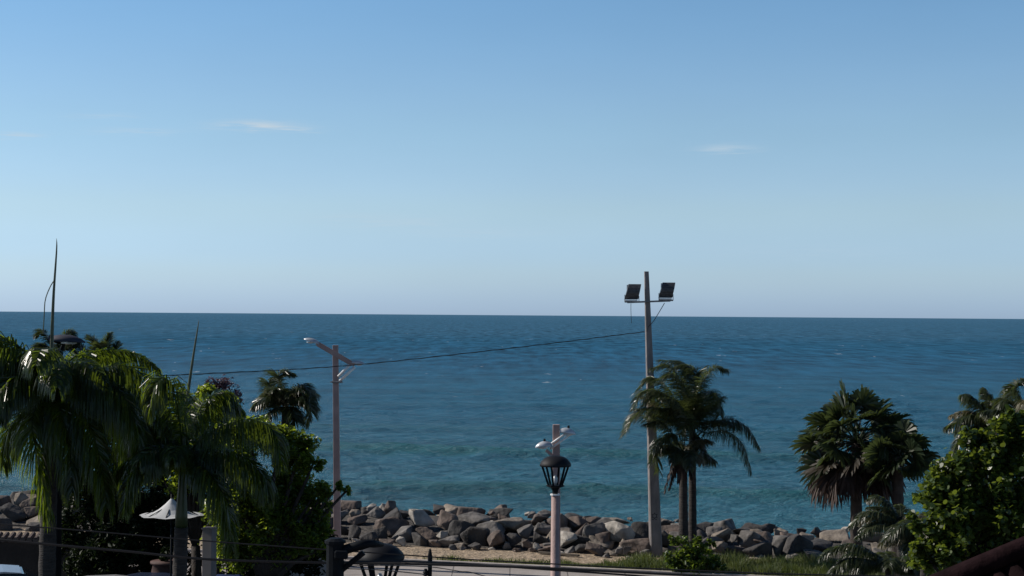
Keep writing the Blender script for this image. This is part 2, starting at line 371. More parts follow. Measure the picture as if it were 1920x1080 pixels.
def sea():
    rs = np.random.RandomState(5)
    ys = [52.]
    while ys[-1] < 900: ys.append(ys[-1] + max(.22, ys[-1] ** 2 * 2.6e-5))
    ys += [1000, 1200, 1500, 2000, 3000, 5000, 9000, 20000, 60000]
    ys = np.array(ys); nc = 420
    u = np.linspace(-1, 1, nc)
    Xn = u[None, :] * (26 + ys[:, None] * .36)
    Xn = np.where(np.abs(u[None, :]) > .999, Xn * 3, Xn)
    Yn = np.repeat(ys[:, None], nc, 1)
    Z = np.zeros_like(Xn)
    # wind chop
    for i in range(46):
        lam = 1.0 * (1.075 ** (i % 23)) * (1 + .2 * rs.rand()); th = R(-100 + rs.normal() * 38)
        k = 2 * np.pi / lam; amp = .0105 * lam ** .3
        ph = rs.rand() * 6.28
        arg = k * (Xn * math.cos(th) + Yn * math.sin(th)) + ph + .6 * np.sin(Xn * .05 + i) + .5 * np.sin(Yn * .07 + 2 * i)
        dy = np.gradient(ys)[:, None]
        fade = np.clip(lam / (dy * 2.2) - .6, 0, 1)
        Z += amp * fade * np.sin(arg)
    # shoaling swell crests nearly parallel to the shore
    def swell(y0, wid, h, slope, ph, x0=0, xw=1e9):
        yc = y0 + slope * Xn + 1.6 * np.sin(Xn * .045 + ph) + .8 * np.sin(Xn * .13 + ph * 2)
        d = Yn - yc
        s = np.where(d < 0, np.exp(-(d / (wid * .55)) ** 2), np.exp(-(d / (wid * 1.3)) ** 2))
        return h * s * (1 + .25 * np.sin(Xn * .08 + ph)) * np.exp(-((Xn - x0) / xw) ** 2)
    Z0 = Z.copy(); Z += swell(93, 2.6, .42, -.12, 1.0) + swell(119, 3.2, .5, -.1, 2.3) + swell(146, 4, .22, -.1, 4)
    Z += swell(185, 5, .15, -.1, .3)
    v = np.stack([Xn, Yn, Z + SEA], -1).reshape(-1, 3)
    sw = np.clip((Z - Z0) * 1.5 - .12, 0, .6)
    nr = len(ys); a = (np.arange(nr - 1)[:, None] * nc + np.arange(nc - 1)[None, :]).ravel()
    f = np.stack([a, a + 1, a + nc + 1, a + nc], 1)
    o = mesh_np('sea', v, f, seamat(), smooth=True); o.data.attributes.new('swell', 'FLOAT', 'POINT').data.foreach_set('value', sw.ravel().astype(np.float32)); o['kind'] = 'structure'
sea()

# promenade of pale concrete with a kerb on its seaward edge
def promenade():
    m = mat('promenade_concrete', (.33, .295, .27), .85, noise_scale=1.5, var=.12, bump=.2, bump_scale=20)
    t = m.node_tree; pr = t.nodes['Principled BSDF']; old = pr.inputs['Base Color'].links[0].from_socket
    tcn = N(t, 'ShaderNodeTexCoord'); br = N(t, 'ShaderNodeTexBrick'); t.links.new(tcn.outputs['Object'], br.inputs[0])
    br.inputs['Scale'].default_value = 1; br.inputs['Brick Width'].default_value = 1.8; br.inputs['Row Height'].default_value = 1.8; br.inputs['Mortar Size'].default_value = .018; br.offset = 0
    br.inputs['Color1'].default_value = (1, 1, 1, 1); br.inputs['Color2'].default_value = (.84, .84, .84, 1); br.inputs['Mortar'].default_value = (.3, .3, .3, 1)
    mm = N(t, 'ShaderNodeMix', data_type='RGBA', blend_type='MULTIPLY'); mm.inputs[0].default_value = 1
    t.links.new(old, mm.inputs[6]); t.links.new(br.outputs[0], mm.inputs[7]); t.links.new(mm.outputs[2], pr.inputs['Base Color'])
    mb = MB(); a, b = -60, 60
    def P(x, d, z): return (x, shore(x) + d, z)
    mb.add([P(a, -9, .03), P(b, -9, .03), P(b, -3.55, .03), P(a, -3.55, .03)], [(0, 1, 2, 3)])
    mb.build('promenade', m)['kind'] = 'structure'
    mb = MB(); vs = []
    for x in (a, b): vs += [P(x, -3.55, -.1), P(x, -3.55, .12), P(x, -3.35, .12), P(x, -3.35, -.1)]
    mb.add(vs, [(0, 4, 5, 1), (1, 5, 6, 2), (2, 6, 7, 3), (0, 1, 2, 3), (4, 7, 6, 5)])
    k = mb.build('kerb', mat('kerb_concrete', (.36, .32, .29), .85, noise_scale=3, var=.2)); k['kind'] = 'structure'
    mb = MB(); mb.add([P(a, -40, .01), P(b, -40, .01), P(b, -9, .01), P(a, -9, .01)], [(0, 1, 2, 3)])
    mb.build('road', mat('asphalt', (.05, .05, .052), .9, noise_scale=3, var=.2, bump=.3, bump_scale=40))['kind'] = 'structure'
promenade()

# ------------------------------------------------------------------ rocks
def ico(n=3):
    bm = bmesh.new(); bmesh.ops.create_icosphere(bm, subdivisions=n, radius=1)
    v = np.array([x.co[:] for x in bm.verts]); f = np.array([[q.index for q in fc.verts] for fc in bm.faces]); bm.free(); return v, f
ICO_V, ICO_F = ico(4); ICO3 = ico(3)
rrs = np.random.RandomState(3)
def rock_mesh(sx, sy, sz, m, name, fine=True, seed=0):
    rs = np.random.RandomState(seed); V, Fc = (ICO_V, ICO_F) if fine else ICO3
    k = rs.randint(9, 15); bm = bmesh.new()
    pts = rs.normal(size=(k, 3)); pts /= np.linalg.norm(pts, axis=1)[:, None]; pts *= rs.uniform(.75, 1.1, (k, 1))
    pts = np.sign(pts) * np.abs(pts) ** .8
    for q in pts: bm.verts.new(q)
    bmesh.ops.convex_hull(bm, input=bm.verts)
    bmesh.ops.delete(bm, geom=[v for v in bm.verts if not v.link_faces], context='VERTS')
    bmesh.ops.bevel(bm, geom=list(bm.edges), offset=.05, segments=1, affect='EDGES', profile=.5)
    bmesh.ops.triangulate(bm, faces=bm.faces)
    for _ in range(3 if fine else 2):
        lim = .22 if fine else .35
        ed = [e for e in bm.edges if e.calc_length() > lim]
        if ed: bmesh.ops.subdivide_edges(bm, edges=ed, cuts=1); bmesh.ops.triangulate(bm, faces=bm.faces)
    bm.verts.index_update()
    P = np.array([v.co[:] for v in bm.verts]); Fc = np.array([[q.index for q in f.verts] for f in bm.faces]); bm.free()
    o = rs.rand(3) * 50
    nz_ = np.array([noise.fractal(Vector(p * 2.2 + o), .8, 2.1, 4) for p in P])
    P = P * (1 + .045 * nz_)[:, None]
    mx = np.abs(P).max(0); P = P / mx * np.array([sx, sy, sz]) / 2
    return mesh_np(name, P, Fc, m)
HERO = [ # px, py, w, h, tone
 (720,951,28,18,'pale'),(668,963,24,16,'tan'),(690,955,34,14,'dark'),(706,964,32,24,'grey'),(735,974,50,38,'dark'),(717,998,48,38,'dark'),
 (757,964,38,16,'dark'),(790,975,48,38,'pale'),(835,980,46,42,'brown'),(830,959,52,14,'dark'),(890,974,58,32,'grey'),(862,994,52,36,'dark'),
 (757,1001,46,24,'grey'),(783,1013,44,22,'dark'),(752,1016,20,16,'pale'),(830,1003,20,18,'pale'),(845,1015,44,18,'grey'),(893,1007,58,32,'dark'),
 (934,1011,48,34,'brown'),(962,1013,36,26,'dark'),(932,986,28,22,'pale'),(920,978,26,16,'brown'),(943,961,52,20,'dark'),(950,971,36,20,'brown'),
 (976,979,46,26,'tan'),(985,997,30,30,'grey'),(1013,979,38,36,'brown'),(1022,967,34,18,'grey'),(1017,1007,38,34,'dark'),(950,1023,16,14,'grey'),
 (975,1021,18,18,'grey'),(992,1021,24,22,'brown'),(1007,1025,14,16,'pale'),(1062,1014,48,34,'pale'),(1045,981,44,30,'brown'),(1080,981,44,24,'brown'),
 (1085,997,48,30,'brown'),(1075,971,44,14,'dark'),(1113,1003,48,38,'grey'),(1132,989,44,28,'grey'),(1113,979,38,18,'brown'),(1150,979,64,16,'tan'),
 (1165,1001,62,40,'pale'),(1208,1004,56,44,'dark'),(1115,1031,38,20,'brown'),(1160,1032,16,18,'grey'),(1177,1033,20,18,'grey'),(1213,987,34,18,'grey'),
 (640,970,34,22,'grey'),(615,978,34,26,'brown'),(610,1000,24,22,'tan'),(640,998,36,26,'dark'),(663,1000,44,28,'dark'),(668,1014,20,14,'pale'),
 (692,1010,34,24,'dark'),(630,956,24,14,'dark'),(1246,984,28,18,'dark'),(1268,988,26,20,'grey'),(1318,989,40,26,'dark'),(1338,997,34,18,'grey'),
 (1357,1009,50,28,'tan'),(1393,995,44,12,'dark'),(1435,993,38,18,'dark'),(1433,1004,56,16,'tan'),(1412,1014,54,34,'grey'),(1384,1016,30,22,'grey'),
 (1350,1027,34,24,'tan'),(1384,1035,50,22,'brown'),(1425,1031,64,42,'dark'),(1467,1025,44,38,'grey'),(1459,1002,30,22,'tan'),(1487,1006,44,24,'brown'),
 (1497,1027,48,44,'dark'),(1448,1054,14,10,'pale'),(1482,1046,20,16,'pale'),(1532,997,28,14,'dark'),(1513,1006,28,20,'tan'),(1535,1018,64,36,'dark'),
 (1568,1006,58,18,'tan'),(1640,1010,54,26,'grey'),(1647,1026,30,16,'tan'),(1530,1044,54,20,'grey'),(1505,997,22,12,'dark'),(1600,1028,56,34,'brown'),
 (10,940,36,22,'brown'),(40,937,38,24,'tan'),(25,962,50,30,'dark'),(62,958,34,28,'brown'),(8,985,40,26,'dark'),(1245,1010,40,30,'dark'),(1275,1012,44,30,'grey'),(1310,1014,46,30,'dark')]
rocks = []
def place_rock(x, y, z, sx, sy, sz, tone, small=False, seed=None):
    m = ROCK[tone]; o = rock_mesh(sx, sy, sz, m, 'stone' if small else 'boulder', not small, seed if seed is not None else rrs.randint(1 << 30))
    o.location = (x, y, z)
    o.rotation_euler = (rnd.uniform(-.25, .25), rnd.uniform(-.3, .3), rnd.uniform(-.4, .4))
    rocks.append((o, x, y, z, sx, sz, tone, small)); return o
def row_depth(px, py, h):
    """distance at which the lower part of a rock seen at px,py rests on the berm"""
    best = None
    for i in range(60):
        d = .2 + i * .09
        x = at(px, py, 57).x; Y = shore(x) + d
        p = at(px, py + h * .35, Y); e = abs(p.z - (gz(p.x, Y) + .05))
        if best is None or e < best[0]: best = (e, Y)
    return best[1]
for (px, py, ww, hh, tone) in HERO:
    Y = row_depth(px, py, hh); p = at(px, py, Y); s = F / Y
    place_rock(p.x, Y, p.z, ww / s * 1.08, max(ww, hh) / s * rnd.uniform(.8, 1.05), hh / s * 1.15, tone)
hero_px = [(h[0], h[1], h[2]) for h in HERO]
tones = ['dark', 'dark', 'grey', 'brown', 'grey', 'tan', 'brown']
for (d, size, zoff) in [(.3, .45, .04), (.95, .7, .06), (1.7, .78, .06), (2.5, .8, .06), (3.3, .78, .06), (4.1, .75, .04), (5.2, .75, .0)]:
    x = -24.
    while x < 21:
        s = size * rnd.uniform(.6, 1.35); y = shore(x) + d + rnd.uniform(-.35, .35)
        z = gz(x, y) + zoff + s * .12
        px = 960 + x / y * F; near = False
        py = 540 + 50.5 + (px - 960) * roll + (8.1 - z) / y * F
        for hx, hy, hw in hero_px:
            if abs(px - hx) < hw * .42 and abs(py - hy) < 11 and d < 5: near = True
        if 105 < px < 575 and (d < 1 or d in (1.7, 3.3)): near = True      # wholly behind the trees
        if (d < .5 and rnd.random() < .3) or (d > 5 and rnd.random() < .3): near = True
        if not near:
            place_rock(x, y, z, s * rnd.uniform(1.05, 1.7), s * 1.2, s * rnd.uniform(.7, 1.0), rnd.choice(tones))
        x += s * rnd.uniform(1.05, 1.4)
nb = len(rocks); print('boulders', nb)
for i in range(50):   # small stones at the foot and along the crest
    x = rnd.uniform(-12, 15); d = rnd.choice([rnd.uniform(-.25, .3), rnd.uniform(3.6, 5.2)])
    y = shore(x) + d; s = rnd.uniform(.14, .34)
    place_rock(x, y, gz(x, y) + s * .2 + (.25 if d > 2 else 0), s * 1.3, s, s * .8, rnd.choice(['tan', 'pale', 'grey', 'brown']), True)
def name_rocks():
    LM = [(at(632, 1000, 52).x / 52, 'the tall lamp post'), (at(1043, 1000, 48).x / 48, 'the lantern post'), (at(1229, 1000, 55).x / 55, 'the floodlight pole'),
          (at(1605, 1000, 50).x / 50, 'the fan palm'), (at(343, 1000, 50).x / 50, 'the green-shafted royal palm'), (at(75, 1000, 50).x / 50, 'the leftmost royal palm')]
    ordn = ['first', 'second', 'third', 'fourth', 'fifth', 'sixth', 'seventh', 'eighth', 'ninth', 'tenth', 'eleventh', 'twelfth', 'thirteenth',
            'fourteenth', 'fifteenth', 'sixteenth', 'seventeenth', 'eighteenth', 'nineteenth', 'twentieth'] + ['twenty-' + q for q in ('first', 'second', 'third', 'fourth', 'fifth', 'sixth', 'seventh', 'eighth', 'ninth')] + ['thirtieth']
    buckets = {}
    for r in rocks:
        o, x, y, z, sx, sz, tone, small = r
        d = y - shore(x)
        if small: row = 'at the foot' if d < 2 else 'on the crest'
        else: row = 'bottom row' if d < .9 else 'lower row' if d < 1.9 else 'upper row' if d < 3 else 'crest row' if d < 5 else 'seaward row'
        a = x / y; best = min(range(6), key=lambda i: abs(a - LM[i][0])); side = 'right' if a > LM[best][0] else 'left'
        buckets.setdefault((row, best, side, small), []).append((abs(a - LM[best][0]), r))
    TN = dict(dark='dark grey', grey='grey', brown='brown', tan='tan', pale='pale grey')
    for (row, b, side, small), L in buckets.items():
        L.sort(key=lambda q: q[0])
        for i, (_, r) in enumerate(L):
            sz = 'large' if r[4] > 1.0 else 'mid-sized' if r[4] > .6 else 'smallish'
            if small: tag(r[0], 'small %s stone %s, %s %s of %s' % (TN[r[6]], row, ordn[i], side, LM[b][1]), 'stone', 'small stones among the boulders')
            else: tag(r[0], '%s %s boulder in %s, %s %s of %s' % (sz, TN[r[6]], row, ordn[i], side, LM[b][1]), 'boulder', 'boulders of the sea wall')
name_rocks()

# ------------------------------------------------------------------ palms
def ribbon(mb, p, d, wv, L, wd, hang, seg=3):
    """one leaflet: a folded narrow strip that droops"""
    pts = [p.copy()]; dd = d.copy()
    for i in range(seg):
        dd = (dd + Vector((0, 0, -hang * (i + .6) / seg))).normalized(); pts.append(pts[-1] + dd * (L / seg))
    ws = [.6, 1, .75, .08][:seg + 1] if seg == 3 else [.8, 1, .08]
    vs = []
    for q, k in zip(pts, ws): vs += [q - wv * wd * k / 2, q + wv * wd * k / 2]
    mb.add(vs, [(2 * i, 2 * i + 1, 2 * i + 3, 2 * i + 2) for i in range(seg)])
def frond(root, pts, leaf=.6, hang=.8, m=None, n=48, wd=.035, name='frond', plum=.3, wind=(0, 0, 0), start=.14, rad=.022, label=None, seed=None, twist=.5, reps=2):
    rg = random.Random(seed if seed is not None else rnd.random())
    P = spline(pts, n); mb = MB(); wind = Vector(wind)
    mb.tube(P[::3] + [P[-1]], [rad * (1 - .85 * i / (len(P[::3]))) for i in range(len(P[::3]) + 1)], 5)
    for i in range(int(n * start), n):
        t = (P[min(i + 1, n - 1)] - P[i - 1]).normalized(); u = i / (n - 1)
        side = t.cross(Vector((0, 0, 1)))
        if side.length < .15: side = Vector((1, 0, 0))
        side.normalize(); nor = side.cross(t).normalized()
        env = min(1, .45 + 2.2 * (u - start)) * (1 if u < .6 else max(.28, 1 - (u - .6) * 1.5))
        for s in (-1, 1):
            for rep in range(reps):
                a = rg.uniform(-plum, plum)
                d = (side * s * math.cos(a) + nor * math.sin(a) + t * (.35 + .6 * u + rg.uniform(-.1, .1)) + wind).normalized()
                wv = (t + Vector((rg.uniform(-1, 1), rg.uniform(-1, 1), rg.uniform(-1, 1))) * twist)
                wv = (wv - d * wv.dot(d)).normalized()
                p = P[i] + (P[min(i + 1, n - 1)] - P[i]) * rg.random()
                ribbon(mb, p, d, wv, leaf * env * rg.uniform(.82, 1.1), wd * rg.uniform(.8, 1.15), hang * rg.uniform(.75, 1.25))
    o = mb.build(name, m, root)
    if label: o['label'] = label
    return o
def arc(base, az_, el0, el1, L, k=6, wind=(0, 0, 0)):
    pts = [Vector(base)]; wind = Vector(wind)
    for i in range(k):
        u = (i + .5) / k; e = el0 + (el1 - el0) * u ** 1.1
        d = Vector((math.cos(az_) * math.cos(e), math.sin(az_) * math.cos(e), math.sin(e))) + wind * u
        pts.append(pts[-1] + d.normalized() * (L / k))
    return pts
def trunk(root, base, top, r0, r1, m, rings=True, bend=(0, 0), n=26, name='trunk'):
    mb = MB(); base, top = Vector(base), Vector(top); P = []; rr = []
    for i in range(n):
        u = i / (n - 1); p = base.lerp(top, u) + Vector((bend[0], bend[1], 0)) * math.sin(math.pi * u)
        P.append(p); rr.append((r0 + (r1 - r0) * u) * (1 + (.05 if i % 2 else -.03) * rings) + (.35 * r0 * math.exp(-u * 14)))
    mb.tube(P, rr, 12); return mb.build(name, m, root, smooth=True)
def pxpath(L, Y):
    return [at(a[0], a[1], Y + (a[2] if len(a) > 2 else 0)) for a in L]

GP = 'palms along the seafront'
def royal(px, py_crown, Y, label, heroes, nrand, L, spear_px, shaft_len, seed, rt_=.16, leaf=.85, els=(70, -60)):
    rg = random.Random(seed); c = at(px, py_crown, Y); base = Vector((c.x - .1, Y, 0))
    t = thing('royal_palm', base, label, 'palm tree', GP)
    sb = Vector((c.x - .02, Y, c.z - shaft_len))
    trunk(t, base, sb, rt_ * 1.25, rt_, MT['trunk'])
    mb = MB(); mb.tube([sb + Vector((0, 0, .002)), sb + Vector((0, 0, .25)), sb.lerp(c, .6), c], [rt_ * .95, rt_ * .92, rt_ * .62, rt_ * .4], 12)
    mb.build('crownshaft', MT['shaft'], t, smooth=True)
    sp = [at(a, b, Y) for a, b in spear_px]; k = len(sp)
    mb = MB(); mb.tube(spline([c] + sp, 16), [.058 - .054 * i / 15 for i in range(16)], 7); mb.build('spear_leaf', MT['spear'], t, smooth=True)
    for i, hp in enumerate(heroes):
        mtt = MT['royal']; nm = 'frond'; hg = 2.2
        pts = pxpath(hp, Y)
        frond(t, [c] + pts, leaf * 1.2, hg, mtt, 90, .033, nm, .75, reps=3, seed=seed * 31 + i)
    for i in range(nrand):
        a = 2 * math.pi * (i + rg.random() * .6) / nrand
        e0 = R(rg.uniform(25, els[0])); e1 = R(rg.uniform(els[1] - 25, els[1] + 30))
        frond(t, arc(c, a, e0, e1, L * rg.uniform(.85, 1.1)), leaf * rg.uniform(.85, 1.05), 2.2, MT['royal'], 60, .034, 'frond', .75, reps=3, seed=seed * 77 + i)
    return t, c
rpA, cA = royal(98, 720, 36, 'tall royal palm at the left edge, its spear leaf rising above the horizon',
    [[(130, 705, -.3), (180, 692, -.6), (240, 686, -.8), (290, 728, -1), (312, 800, -1.2)],
     [(70, 690, -.5), (30, 645, -.8), (-20, 628, -1), (-80, 660, -1.2)],
     [(60, 700, -1), (10, 720, -1.5), (-30, 790, -1.8)],
     [(85, 735, -.8), (60, 790, -1.4), (75, 880, -1.5), (90, 965, -1.4)],
     [(125, 740, -.8), (165, 790, -1.3), (190, 870, -1.6), (200, 950, -1.6)],
     [(60, 760, .4), (20, 800, .6), (5, 870, .7)],
     [(150, 720, .6), (210, 760, 1), (240, 850, 1.2), (238, 930, 1.2)],
     [(125, 698, .3), (170, 694, .5), (225, 705, .7), (268, 755, .8), (285, 830, .9)], [(120, 712, -.6), (165, 715, -1), (215, 725, -1.3), (250, 780, -1.5), (262, 850, -1.5)],
     [(75, 705, .3), (45, 670, .5), (5, 660, .7), (-30, 700, .8)], [(140, 730, -.3), (200, 735, -.8), (262, 790, -1), (290, 880, -1.2)],
     [(110, 760, -1.2), (130, 830, -1.5), (135, 920, -1.6)]],
    20, 2.6, [(97, 650), (100, 560), (106, 470), (106, 447)], .75, 4, els=(60, -65))
mb = MB(); mb.tube(spline([at(102, 525, 36), at(94, 538, 36), at(85, 562, 36), at(83, 590, 36), at(81, 625, 36)], 12), [.012] * 12, 5)
mb.build('leaf_strand', MT['spear'], rpA)
rpB, cB = royal(343, 862, 35, 'royal palm with green crownshaft in front of the white parasol',
    [[(338, 800, -.3), (328, 745, -.6), (312, 710, -.8), (292, 722, -1), (280, 770, -1.1)],
     [(380, 822, -.3), (425, 795, -.6), (475, 787, -.8), (515, 812, -1), (528, 865, -1.1)],
     [(385, 850, -.5), (440, 850, -.9), (490, 885, -1.1), (500, 925, -1.2)],
     [(310, 840, -.4), (275, 850, -.7), (245, 890, -.9), (232, 950, -1)],
     [(360, 800, .3), (385, 750, .5), (420, 735, .7), (450, 765, .9)],
     [(370, 870, -.8), (400, 895, -1.2), (425, 950, -1.3), (435, 1030, -1.3)],
     [(315, 815, .4), (290, 790, .6), (262, 800, .7), (250, 850, .8)]],
    12, 1.65, [(345, 800), (352, 740), (362, 670), (370, 620), (373, 600)], 1.45, 9, rt_=.145, leaf=.75, els=(60, -60))

def coconut(px, py, Y, label, heroes, nrand, L, seed, base_px=None, leaf=.55, m='coco', r=.13, wind=(-.25, 0, 0), pale=.2, dead=0, els=(75, -45), wd=.033, bend=0, name='coconut_palm', hang=1.0):
    rg = random.Random(seed); wd *= .72; leaf *= 1.2; c = at(px, py, Y); bx = at(base_px or px, py, Y).x
    base = Vector((bx, Y, 0)); t = thing(name, base, label, 'palm tree', GP)
    trunk(t, base, c, r * 1.15, r * .8, MT['trunk'], bend=(bend, 0))
    for i, hp in enumerate(heroes):
        frond(t, [c] + pxpath(hp, Y), leaf, hang, MT[m], 70, wd, 'frond', .4, wind, seed=seed * 13 + i, reps=3)
    for i in range(nrand):
        a = 2 * math.pi * (i + rg.random() * .7) / nrand
        e0 = R(rg.uniform(15, els[0])); e1 = R(rg.uniform(els[1] - 30, els[1] + 35))
        mm = MT['frondpale'] if rg.random() < pale else MT[m]
        frond(t, arc(c, a, e0, e1, L * rg.uniform(.75, 1.1), wind=wind), leaf * rg.uniform(.8, 1.05), hang, mm, 48, wd, 'frond', .4, wind, seed=seed * 57 + i, reps=3)
    for i in range(dead):
        a = rg.uniform(0, 6.28)
        frond(t, arc(c + Vector((0, 0, -.12)), a, R(-35), R(-92), L * rg.uniform(.45, .7)), leaf * .5, 2.2, MT['dead'], 30, wd * 1.2, 'dead_frond', .5, seed=seed * 91 + i)
    return t, c
coconut(1298, 800, 54, 'coconut palm with windblown crown beside the floodlight pole', [
    [(1330, 800, -.3), (1368, 786, -.5), (1402, 802, -.6), (1424, 838, -.7)],
    [(1325, 812, -.5), (1360, 808, -.8), (1392, 832, -1), (1408, 882, -1.1)],
    [(1300, 760, -.2), (1318, 715, -.4), (1340, 690, -.5), (1362, 692, -.5)],
    [(1315, 755, .3), (1330, 735, .4), (1345, 745, .5), (1350, 778, .5)],
    [(1285, 760, -.2), (1275, 715, -.4), (1255, 685, -.5), (1225, 690, -.6)],
    [(1290, 750, .2), (1295, 705, .4), (1280, 680, .5), (1240, 675, .5)],
    [(1305, 750, .2), (1308, 705, .2), (1300, 690, .2), (1275, 680, .3)],
    [(1275, 765, .2), (1250, 725, .3), (1222, 708, .4), (1198, 728, .4)], [(1278, 775, -.4), (1255, 745, -.7), (1225, 738, -.9), (1200, 770, -1)], [(1292, 755, -.5), (1280, 722, -.8), (1262, 702, -1), (1232, 712, -1.1)], [(1300, 745, .1), (1302, 705, .1), (1288, 684, .1), (1262, 690, .1)],
    [(1270, 770, -.5), (1240, 735, -.8), (1205, 735, -1), (1188, 765, -1.1)],
    [(1265, 780, -.6), (1230, 765, -1), (1195, 775, -1.2), (1175, 808, -1.3)],
    [(1260, 795, .4), (1225, 785, .6), (1190, 780, .7), (1167, 815, .8)],
    [(1270, 815, -.8), (1248, 820, -1.2), (1232, 850, -1.3), (1235, 880, -1.3)],
    [(1310, 835, -.3), (1325, 850, -.4), (1340, 862, -.4)]],
    18, 1.75, 21, 1300, dead=3, wind=(-.4, 0, .05), pale=.22, leaf=.62, els=(75, 0), wd=.028, hang=.7)
t2, c2 = coconut(1281, 848, 53.2, 'leaning coconut palm with brown dead fronds hanging, left of its twin trunk', [
    [(1265, 838, -.3), (1245, 822, -.5), (1228, 838, -.6), (1225, 860, -.6)],
    [(1262, 815, -.2), (1238, 790, -.4), (1210, 795, -.5)],
    [(1285, 810, -.3), (1283, 775, -.5), (1265, 750, -.6), (1240, 745, -.7)]],
    9, 1.2, 33, 1283, dead=0, wind=(-.25, 0, 0), pale=.4, leaf=.42, r=.15)
for i, (dx, dy_) in enumerate([(-14, 35), (-24, 60), (-32, 66), (-20, 50), (14, 40), (20, 58), (-8, 48), (4, 44)]):
    frond(t2, pxpath([(1281, 850), (1281 + dx * .55, 862 + abs(dx) * .1, -.2), (1281 + dx * 1.1, 855 + dy_, -.3)], 53.2), .3, 2.5, MT['dead'], 26, .05, 'dead_frond', .6, seed=500 + i)
coconut(535, 762, 45, 'small windblown coconut palm behind the leafy tree', [
    [(532, 735, -.2), (522, 710, -.3), (528, 697, -.3), (548, 700, -.3)],
    [(548, 735, -.2), (565, 722, -.4), (580, 735, -.5), (584, 770, -.6)],
    [(515, 750, -.2), (500, 745, -.3), (485, 752, -.4), (474, 762, -.4)],
    [(552, 750, -.4), (570, 745, -.6), (583, 765, -.7), (575, 795, -.7)],
    [(520, 740, .3), (505, 722, .4), (508, 712, .4)],
    [(520, 765, -.4), (505, 775, -.5), (495, 792, -.5)],
    [(545, 765, -.4), (552, 780, -.6), (545, 800, -.6)]], 16, .95, 41, leaf=.45, pale=.35, wind=(.2, 0, 0), els=(85, -20), hang=.6)
coconut(190, 700, 47, 'small palm showing a stiff fan of thin leaflets behind the big left palm', [
    [(185, 672), (178, 645), (168, 632)], [(195, 670), (200, 645), (205, 628)], [(175, 685), (160, 665), (152, 650)],
    [(205, 680), (215, 660), (220, 645)]], 6, 1.0, 52, leaf=.42, wind=(0, 0, 0), hang=.2, els=(80, 30), pale=.3)
coconut(105, 660, 47, 'palm top with silvery leaflets beside the base of the spear leaf', [
    [(95, 640), (80, 622), (68, 628)], [(115, 640), (128, 622), (140, 630)], [(90, 650), (75, 645), (62, 655)]], 5, .8, 58, leaf=.35, wind=(0, 0, 0), hang=.4, els=(70, 0), pale=.5)
coconut(1862, 800, 40, 'coconut palm rising behind the round-leaved bush', [
    [(1845, 785, -.2), (1820, 778, -.3), (1795, 790, -.4), (1776, 800, -.4)],
    [(1850, 775, -.2), (1835, 755, -.3), (1820, 742, -.3), (1810, 740, -.3)],
    [(1840, 800, -.2), (1815, 805, -.3), (1795, 830, -.3), (1785, 850, -.3)],
    [(1862, 765), (1858, 745), (1848, 730)], [(1875, 770), (1885, 745), (1890, 732)]], 9, 1.15, 61, leaf=.45, pale=.3)
coconut(1925, 775, 39, 'palm cut off by the right edge above the round-leaved bush', [
    [(1912, 745), (1905, 725), (1915, 712)], [(1900, 760), (1885, 750), (1872, 765)]], 8, 1.1, 67, leaf=.45, pale=.3)
coconut(1690, 985, 44, 'low feathery palm between the fan palm and the round-leaved bush', [
    [(1660, 965, -.3), (1625, 960, -.5), (1595, 985, -.6)], [(1670, 985, -.5), (1640, 985, -.8), (1610, 1005, -1)],
    [(1675, 950), (1650, 930), (1630, 935)]], 11, 1.35, 71, leaf=.42, pale=.2, els=(70, -30))
coconut(1668, 1062, 41, 'lowest feathery palm at the bottom edge, arching over the grass', [
    [(1635, 1035, -.3), (1600, 1020, -.5), (1560, 1028, -.6), (1540, 1042, -.6)], [(1630, 1050, -.5), (1590, 1048, -.8), (1560, 1070, -1)],
    [(1700, 1040, -.4), (1730, 1030, -.6), (1755, 1055, -.7)], [(1690, 1060, -.4), (1715, 1070, -.6), (1725, 1090, -.7)]], 10, 1.4, 73, leaf=.45, pale=.2, els=(60, -40))
coconut(1735, 1005, 39, 'dense feathery palm against the dark side of the round-leaved bush', [
    [(1710, 985, -.3), (1685, 985, -.5), (1660, 1010, -.6)]], 10, 1.3, 79, leaf=.45, pale=.2, els=(60, -40))

# fan palms
def fanleaf(mb, p, d, rad_, wid, droop, rg, nseg=22, spread=105):
    """petiole end p, direction d: a pleated fan of segments with free tips"""
    ref = Vector((0, 0, 1)); side = d.cross(ref)
    if side.length < .2: side = Vector((1, 0, 0))
    side.normalize(); nor = side.cross(d).normalized()
    ra = rg.uniform(-1.25, 1.25); side, nor = side * math.cos(ra) + nor * math.sin(ra), nor * math.cos(ra) - side * math.sin(ra)
    for i in range(nseg):
        a = R(-spread + 2 * spread * i / (nseg - 1)) + rg.uniform(-.03, .03)
        dd = (d * math.cos(a) + side * math.sin(a) + nor * rg.uniform(.02, .22)).normalized()
        L = rad_ * (1 - .25 * abs(a) / 2) * rg.uniform(.9, 1.08)
        wv = dd.cross(nor).normalized() + nor * (.35 if i % 2 else -.35)
        q = p + dd * L * .55 + Vector((0, 0, -droop * L * .12)); r_ = p + dd * L * .85 + Vector((0, 0, -droop * L * .38)); e = p + dd * L + Vector((0, 0, -droop * L * .75))
        w0, w1 = .01, wid
        mb.add([p - wv * w0, p + wv * w0, q - wv * w1 / 2, q + wv * w1 / 2, r_ - wv * w1 * .32, r_ + wv * w1 * .32, e], [(0, 1, 3, 2), (2, 3, 5, 4), (4, 5, 6)])
